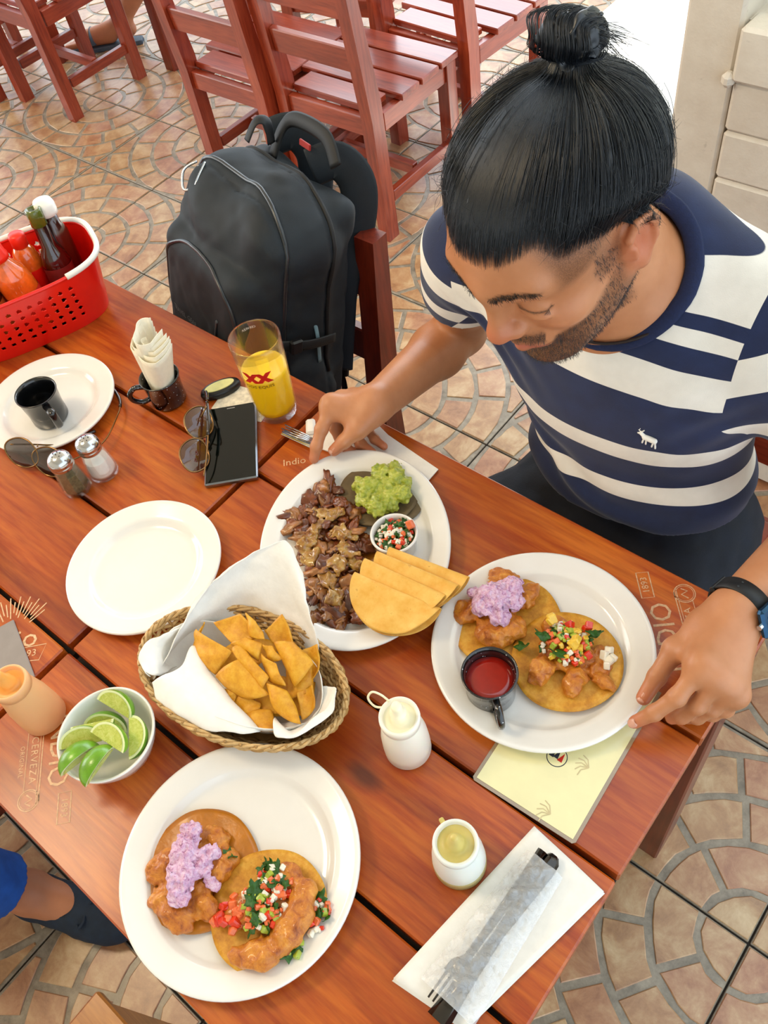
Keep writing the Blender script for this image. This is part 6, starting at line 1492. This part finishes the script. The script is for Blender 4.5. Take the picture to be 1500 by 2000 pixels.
# stripe coordinate: height on the torso, distance along each sleeve
s_t = V[:, 2] + .10 * (V[:, 1] - .76) * 0 + .010 * vnoise(V, 9, 6)
def along_arm(a, b): d = (b - a) / np.linalg.norm(b - a); return (V - a) @ d, np.linalg.norm(V - a - ((V - a) @ d)[:, None] * d, axis=1)
seam = sleeve = None; white = np.full(len(V), -1.0)
def band(x, lo, hi): return np.minimum(x - lo, hi - x) / .01
for lo, hi in ((.966, 1.014), (.853, .884), (.772, .800), (1.040, 1.056), (1.068, 1.105)): white = np.maximum(white, band(s_t, lo, hi))
for sh_, el_, se_, sgn in ((shR, elR, seR, -1), (shL, elL, seL, 1)):
    t_, dd = along_arm(sh_, el_); Ls = np.linalg.norm(se_ - sh_); sm_ = (sgn * (V[:, 0] - sh_[0]) + .020 - .9 * np.clip(.925 - V[:, 2], 0, 1)) * 30
    wa = np.full(len(V), -1.0)
    for lo, hi in ((Ls - .058, Ls - .026), (-.020, .026)): wa = np.maximum(wa, band(t_, lo, hi))
    seam = sm_ if seam is None else np.maximum(seam, sm_); sleeve = wa if sleeve is None else np.where(V[:, 0] > .39, wa, sleeve)
tee = obj('t_shirt', (V, F), None, man, world=True, smooth=True, fix=False, label='navy and white striped t-shirt'); set_attr(tee.data, 'white', np.clip(white, -1, 1)); set_attr(tee.data, 'sleeve', np.clip(sleeve, -1, 1)); set_attr(tee.data, 'seam', np.clip(seam, -1, 1))
ts = NT('striped_jersey'); v = ts.coord((1, 1, 1), False); isl = ts.math('GREATER_THAN', attr(ts, 'seam'), 0.0); pick = ts.math('ADD', ts.math('MULTIPLY', attr(ts, 'sleeve'), isl), ts.math('MULTIPLY', attr(ts, 'white'), ts.math('SUBTRACT', 1.0, isl))); m_ = ts.ramp(ts.math('MULTIPLY_ADD', pick, 5.0), [(.42, (0, 0, 0, 1)), (.58, (1, 1, 1, 1))])
for n_ in ts.n:
    if n_.bl_idname == 'ShaderNodeMath' and n_.operation == 'MULTIPLY_ADD': n_.inputs[2].default_value = .5
fab = ts.noise(v, 900, 2, .5); big = ts.noise(v, 30, 3)
ts.base(ts.mix(m_, ts.ramp(big, [(.3, '#0f1c40'), (.7, '#16264e')]), ts.ramp(big, [(.3, '#e6e1d6'), (.7, '#f2ede2')]))); ts.set(Roughness=.85, Sheen__Weight=.15); ts.bump(fab, .35, .0006); tee.data.materials.append(ts.m)
M_NAVY = simple('navy_rib', '#101e44', .85, .15, 300, bump=.5, bscale=700)
ax = np.array([.0, -.60, .80]); e1 = np.array([1., 0, 0]); e2 = np.cross(ax, e1)
coll = [np.array([.397, .818, 1.056]) + ax * (.013 - .012 * math.cos(2 * a) * 0) + .079 * math.cos(a) * e1 + .076 * math.sin(a) * e2 for a in np.linspace(0, 2 * PI, 61)[:-1]]
# run the ring along the cut edge of the neckline
a0_ = np.array([.397, .818, 1.056]); qv = V - a0_; hv = qv @ ax; rv = np.hypot(qv @ e1, qv @ e2); av = np.arctan2(qv @ e2, qv @ e1); RHs = []
for a in np.linspace(0, 2 * PI, 61)[:-1]:
    near = (np.abs((av - a + PI) % (2 * PI) - PI) < .09) & (hv > -.075) & (rv < .13); k_ = np.where(near)[0]; k_ = k_[rv[k_] < rv[k_].min() + .006]; k_ = k_[np.argmax(hv[k_])]; RHs.append((rv[k_], hv[k_]))
RHs = np.array(RHs); ker = np.ones(5) / 5; RHs = np.stack([np.convolve(np.concatenate([RHs[-2:, c], RHs[:, c], RHs[:2, c]]), ker, 'valid') for c in (0, 1)], 1)
cl_ = np.array([a0_ + ax * (h_ - .001) + (r_ + .004) * (math.cos(a) * e1 + math.sin(a) * e2) for (r_, h_), a in zip(RHs, np.linspace(0, 2 * PI, 61)[:-1])])
obj('collar', tube(cl_, .0095, 10, closed=True, flat=.45, up=tuple(ax)), M_NAVY, tee, world=True, smooth=True)
# small white moose-like animal emblem on the chest
def chest_pt(x, z):
    c_ = V[(np.abs(V[:, 0] - x) < .006) & (np.abs(V[:, 2] - z) < .006)]; return np.array([x, c_[:, 1].min() - .0012, z]) if len(c_) else np.array([x, .73, z])
EM = Sdf(); ec = chest_pt(.487, .905); eu = np.array([1, 0, 0.]); ez = np.array([0, 0, 1.])
mo = [((-.004, .001), (.008, .001), .0034), ((-.004, .001), (-.009, .005), .0024), ((-.009, .005), (-.0125, .004), .0015), ((-.005, -.002), (-.006, -.010), .0011), ((-.002, -.002), (-.0015, -.010), .0010), ((.007, -.001), (.006, -.010), .0011), ((.009, .0), (.0105, -.010), .0011), ((-.009, .007), (-.014, .010), .0008), ((-.009, .007), (-.006, .011), .0008), ((-.012, .009), (-.011, .012), .0007)]
for a_, b_, r_ in mo: EM.cap(ec + eu * a_[0] + ez * a_[1], ec + eu * b_[0] + ez * b_[1], r_, k=.001)
obj('embroidered_emblem', EM.mesh(.0007, ec - .022, ec + .022), M_WHITE if 0 else simple('white_thread', '#f0ece2', .8), tee, world=True, smooth=True, fix=False)

# --- necklace cord
e1 = np.array([1., 0, 0]); axn = np.array([0, -.62, .78]); e2 = np.cross(axn, e1); nc = nb + np.array([0, -.012, .022])
VV = VB
ringp = []
for a in np.linspace(0, 2 * PI, 49)[:-1]:
    d = math.cos(a) * e1 + math.sin(a) * e2; c_ = VV[(np.abs((VV - nc) @ axn) < .004)]; q = c_ - nc; al_ = q @ d; perp = np.linalg.norm(q - al_[:, None] * d, axis=1); ok = (al_ > 0) & (perp < .008) & (al_ < .12)
    ringp.append(nc + d * ((al_[ok].max() if ok.any() else .060) + .0022))
ringp = np.array(ringp); ringp = (np.roll(ringp, 1, 0) + ringp * 2 + np.roll(ringp, -1, 0)) / 4
obj('necklace_cord', tube(ringp, .0018, 8, closed=True), simple('brown_black_cord', '#1c0e0a', .6), man, world=True, smooth=True)

# --- jeans
M_JEAN = simple('dark_navy_denim', '#050d1c', .8, .3, 40, bump=.5, bscale=700)
S = Sdf(); S.ell((.430, .905, .560), (.180, .135, .135), k=.05)
kR, kL = np.array([.165, .56, .545]), np.array([.590, .50, .545])
S.cap((.345, .900, .545), kR, .088, .064, k=.05); S.cap((.515, .900, .545), kL, .088, .066, k=.05)
S.cap(kR, (.175, .60, .09), .060, .045, k=.02); S.cap(kL, (.60, .56, .09), .060, .045, k=.02)
S.fn(lambda P: .004 * vnoise(P, 20, 3) + .0025 * vnoise(P, 50, 6), (.4, .7, .5), 1, op='d'); S.fn(lambda P: P[:, 2] - .06, (.4, .6, 0), .6, op='s', k=.001)
V, F = S.mesh(.006, (.05, .38, .0), (.75, 1.08, .76)); obj('jeans', (V, F), M_JEAN, man, world=True, smooth=True, fix=False)
M_SHOE = simple('dark_shoe', '#12161c', .6)
for k_, d_ in ((kR, (.175, .60)), (kL, (.60, .56))):
    S = Sdf(); S.ell((d_[0], d_[1] - .06, .045), (.045, .135, .040), k=.02); S.ell((d_[0], d_[1] + .01, .06), (.042, .055, .055), k=.03); S.fn(lambda P: P[:, 2] - .004, (d_[0], d_[1], -.15), .3, op='s', k=.001)
    V, F = S.mesh(.005, (d_[0] - .08, d_[1] - .22, -.01), (d_[0] + .08, d_[1] + .10, .14)); obj('shoe', (V, F), M_SHOE, man, world=True, smooth=True, fix=False)

# --- wristwatch
wd = (elL - wrL) / np.linalg.norm(elL - wrL); wc = wrL + wd * .010; u1 = np.cross(wd, [0, 0, 1.]); u1 /= np.linalg.norm(u1); u2 = np.cross(u1, wd)
ww = obj('wristwatch', (lambda Vt: Vt)(tube([wc + .0325 * (math.cos(a) * u1 + math.sin(a) * u2 * .92) for a in np.linspace(0, 2 * PI, 49)[:-1]], .0100, 10, closed=True, flat=.18, up=tuple(u1))), simple('black_rubber_strap', '#0a0d12', .5), man, world=True, smooth=True)
# strap cross-section: wide along the forearm, thin radially
pts = [(wc + .0325 * (math.cos(a) * u1 + math.sin(a) * u2 * .92), (math.cos(a) * u1 + math.sin(a) * u2)) for a in np.linspace(0, 2 * PI, 61)[:-1]]
Vs = []; 
for p, n_ in pts: Vs += [p - wd * .0105, p - wd * .0095 + n_ * .0022, p + wd * .0095 + n_ * .0022, p + wd * .0105, p + wd * .009 - n_ * .0008, p - wd * .009 - n_ * .0008]
Fs = [(6 * i + j, 6 * i + (j + 1) % 6, 6 * ((i + 1) % 60) + (j + 1) % 6, 6 * ((i + 1) % 60) + j) for i in range(60) for j in range(6)]
old = ww.data; ww.data = fixn(mesh('wristwatch', (np.array(Vs) - np.array(PER), Fs), old.materials[0], True)); bpy.data.meshes.remove(old)
best = (np.array((0.6884, 0.6361, 0.8500)) - wc); best -= (best @ wd) * wd; best /= np.linalg.norm(best); s2 = np.cross(wd, best); Rw3 = np.stack([s2, wd, best], 1)
obj('watch_case', xf(box(.036, .040, .009, (0, 0, .0375), .003), R=Rw3, t=wc), simple('blue_steel_case', '#2a4a66', .25, .2, 80, metal=.8), ww, world=True)
obj('watch_glass', xf(lathe([(0, .0432), (.014, .0432), (.0150, .0425), (.0150, .041), (0, .041)], 32), R=Rw3, t=wc), simple('blue_dial', '#3c6f96', .08, .4, 60, coat=1), ww, world=True, smooth=True)
obj('crown', xf(lathe([(0, 0), (.003, 0), (.003, .004), (0, .004)], 12), R=Rw3 @ rotx(PI / 2), t=wc + best * .0375 - wd * .020), M_STEEL, ww, world=True)
for k in (-1, 1): obj('strap_hole', box(.002, .002, .0006, (0, 0, 0)), M_BLKPL, ww, loc=tuple(pts[18][0] + pts[18][1] * .0024 - np.array(PER) + wd * .004 * k))
pb = pts[27]; obj('strap_keeper', xf(box(.006, .024, .006, (0, 0, 0), .001), R=np.stack([np.cross(wd, pb[1]), wd, pb[1]], 1), t=pb[0] + pb[1] * .001), simple('dark_keeper', '#0e1116', .4), ww, world=True)

# ================================================================== other people: only feet are in view
M_SK2 = simple('tan_skin', '#b87a58', .5, .08, 30, sss=.1)
def leg_person(label, base, heel, toe, shin_top, shoe_mat, style, jean=None, jean_to=.5):
    p = thing('person', label, 'person', base)
    heel, toe, top = np.array(heel, float), np.array(toe, float), np.array(shin_top, float); d = (toe - heel) / np.linalg.norm(toe - heel); sd = np.array([-d[1], d[0], 0]); L = np.linalg.norm(toe - heel)
    S = Sdf(); z = np.array([0, 0, 1.])
    an = heel + d * .035 * L / .26 + z * .085
    S.cap(heel + d * .03 + z * .045, an, .030, .032, k=.02); S.cap(an, an + (top - an) * .35, .034, .050, k=.02); S.cap(an + (top - an) * .35, top, .052, .055, k=.03)
    S.cap(an - z * .02 + d * .02, heel + d * L * .62 + z * .035, .034, .026, k=.03); S.cap(heel + d * L * .35 + z * .030, heel + d * L * .70 + z * .026, .032, .026, k=.03)
    for k in range(5): S.cap(heel + d * L * .68 + sd * (.030 - .015 * k) + z * .022, heel + d * L * (.93 - .035 * k) + sd * (.034 - .016 * k) + z * .017, .0125 - .0012 * k, .0105 - .001 * k, k=.006)
    lo = np.minimum(np.minimum(heel, toe), top) - .08; hi = np.maximum(np.maximum(heel, toe), top) + .08
    b = obj('body', S.mesh(.004, lo, hi), M_SK2, p, world=True, smooth=True, fix=False)
    if style == 'sandal':
        outl = [heel + d * (L * t) + sd * w for t, w in ((-.03, 0), (0, .026), (.3, .030), (.7, .044), (.95, .034), (1.03, .01), (.98, -.03), (.7, -.042), (.3, -.032), (0, -.026))]
        obj('sandal_sole', poly_prism([q[:2] for q in spline(outl, 5, True)], .003, .020, .003), shoe_mat, p, world=True)
        for t, hgt in ((.55, .062), (.68, .052)):
            P = [heel + d * L * t + sd * .038 + z * .012, heel + d * L * t + sd * .030 + z * hgt * .8, heel + d * L * t + z * hgt, heel + d * L * t - sd * .030 + z * hgt * .8, heel + d * L * t - sd * .038 + z * .012]
            obj('sandal_strap', tube(spline(P, 6), .013, 8, flat=.2, up=tuple(z)), shoe_mat, p, world=True, smooth=True)
    else:
        S = Sdf(); S.ell(heel + d * L * .72 + z * .032, (.075, .047, .034), R=np.stack([d, sd, z], 1), k=.03); S.ell(heel + d * L * .35 + z * .036, (.10, .042, .040), R=np.stack([d, sd, z], 1), k=.03); S.ell(heel + d * L * .10 + z * .045, (.035, .036, .045), R=np.stack([d, sd, z], 1), k=.03)
        S.cap(an + z * .005 + d * .01, an + z * .12 + d * .0, .036, .05, k=.006, op='s'); S.ell(heel + d * L * .33 + z * .085, (.055, .028, .030), R=np.stack([d, sd, z], 1), k=.008, op='s'); S.fn(lambda P: P[:, 2] - .004, heel + d * L * .5 - z * .15, .35, op='s', k=.001)
        S.fn(lambda P: .0016 * vnoise(P, 60, 3), heel + d * .1, .4, op='d')
        obj('shoe', S.mesh(.0035, lo - .02, hi * [1, 1, 0] + [0.02, 0.02, .16]), shoe_mat, p, world=True, smooth=True, fix=False)
        c_ = heel + d * L * .62 + z * .066
        for s in (-1, 1): obj('shoe_bow', tube(spline([c_, c_ + sd * .018 * s + d * .012 + z * .006, c_ + sd * .032 * s + d * .004 + z * .0, c_ + sd * .014 * s - d * .006 - z * .001, c_], 6), .0030, 8, flat=.5), shoe_mat, p, world=True, smooth=True)
    if jean:
        S = Sdf(); a0 = an + (top - an) * .13; S.cap(a0, top + (top - a0) * .12, .058, .072, k=.01); S.fn(lambda P: .003 * vnoise(P, 24, 3), a0, .6, op='d'); dd = (top - a0) / np.linalg.norm(top - a0); S.fn(lambda P: (P - a0) @ dd, a0 - dd * .1, .2, op='s', k=.001)
        obj('jeans', S.mesh(.006, np.minimum(a0, top) - .10, np.maximum(a0, top) + .12), jean, p, world=True, smooth=True, fix=False)
    return p
leg_person('person at the bottom left of whom a blue slip-on shoe and a jeans cuff show', (-.12, -.11, 0), (-.215, -.160, .004), (.010, -.062, .004), (-.270, -.235, .42), simple('blue_black_canvas', '#0c2238', .7, .25, 60, bump=.5, bscale=700), 'slip', simple('bright_blue_denim', '#1450a8', .8, .2, 40))
leg_person('seated person at the table behind, bare foot in a grey strapped sandal', (-2.88, 2.18, 0), (-2.72, 2.34, .02), (-2.99, 2.11, .02), (-2.60, 2.62, .44), simple('grey_blue_strap', '#4a5866', .6, .1, 60), 'sandal')
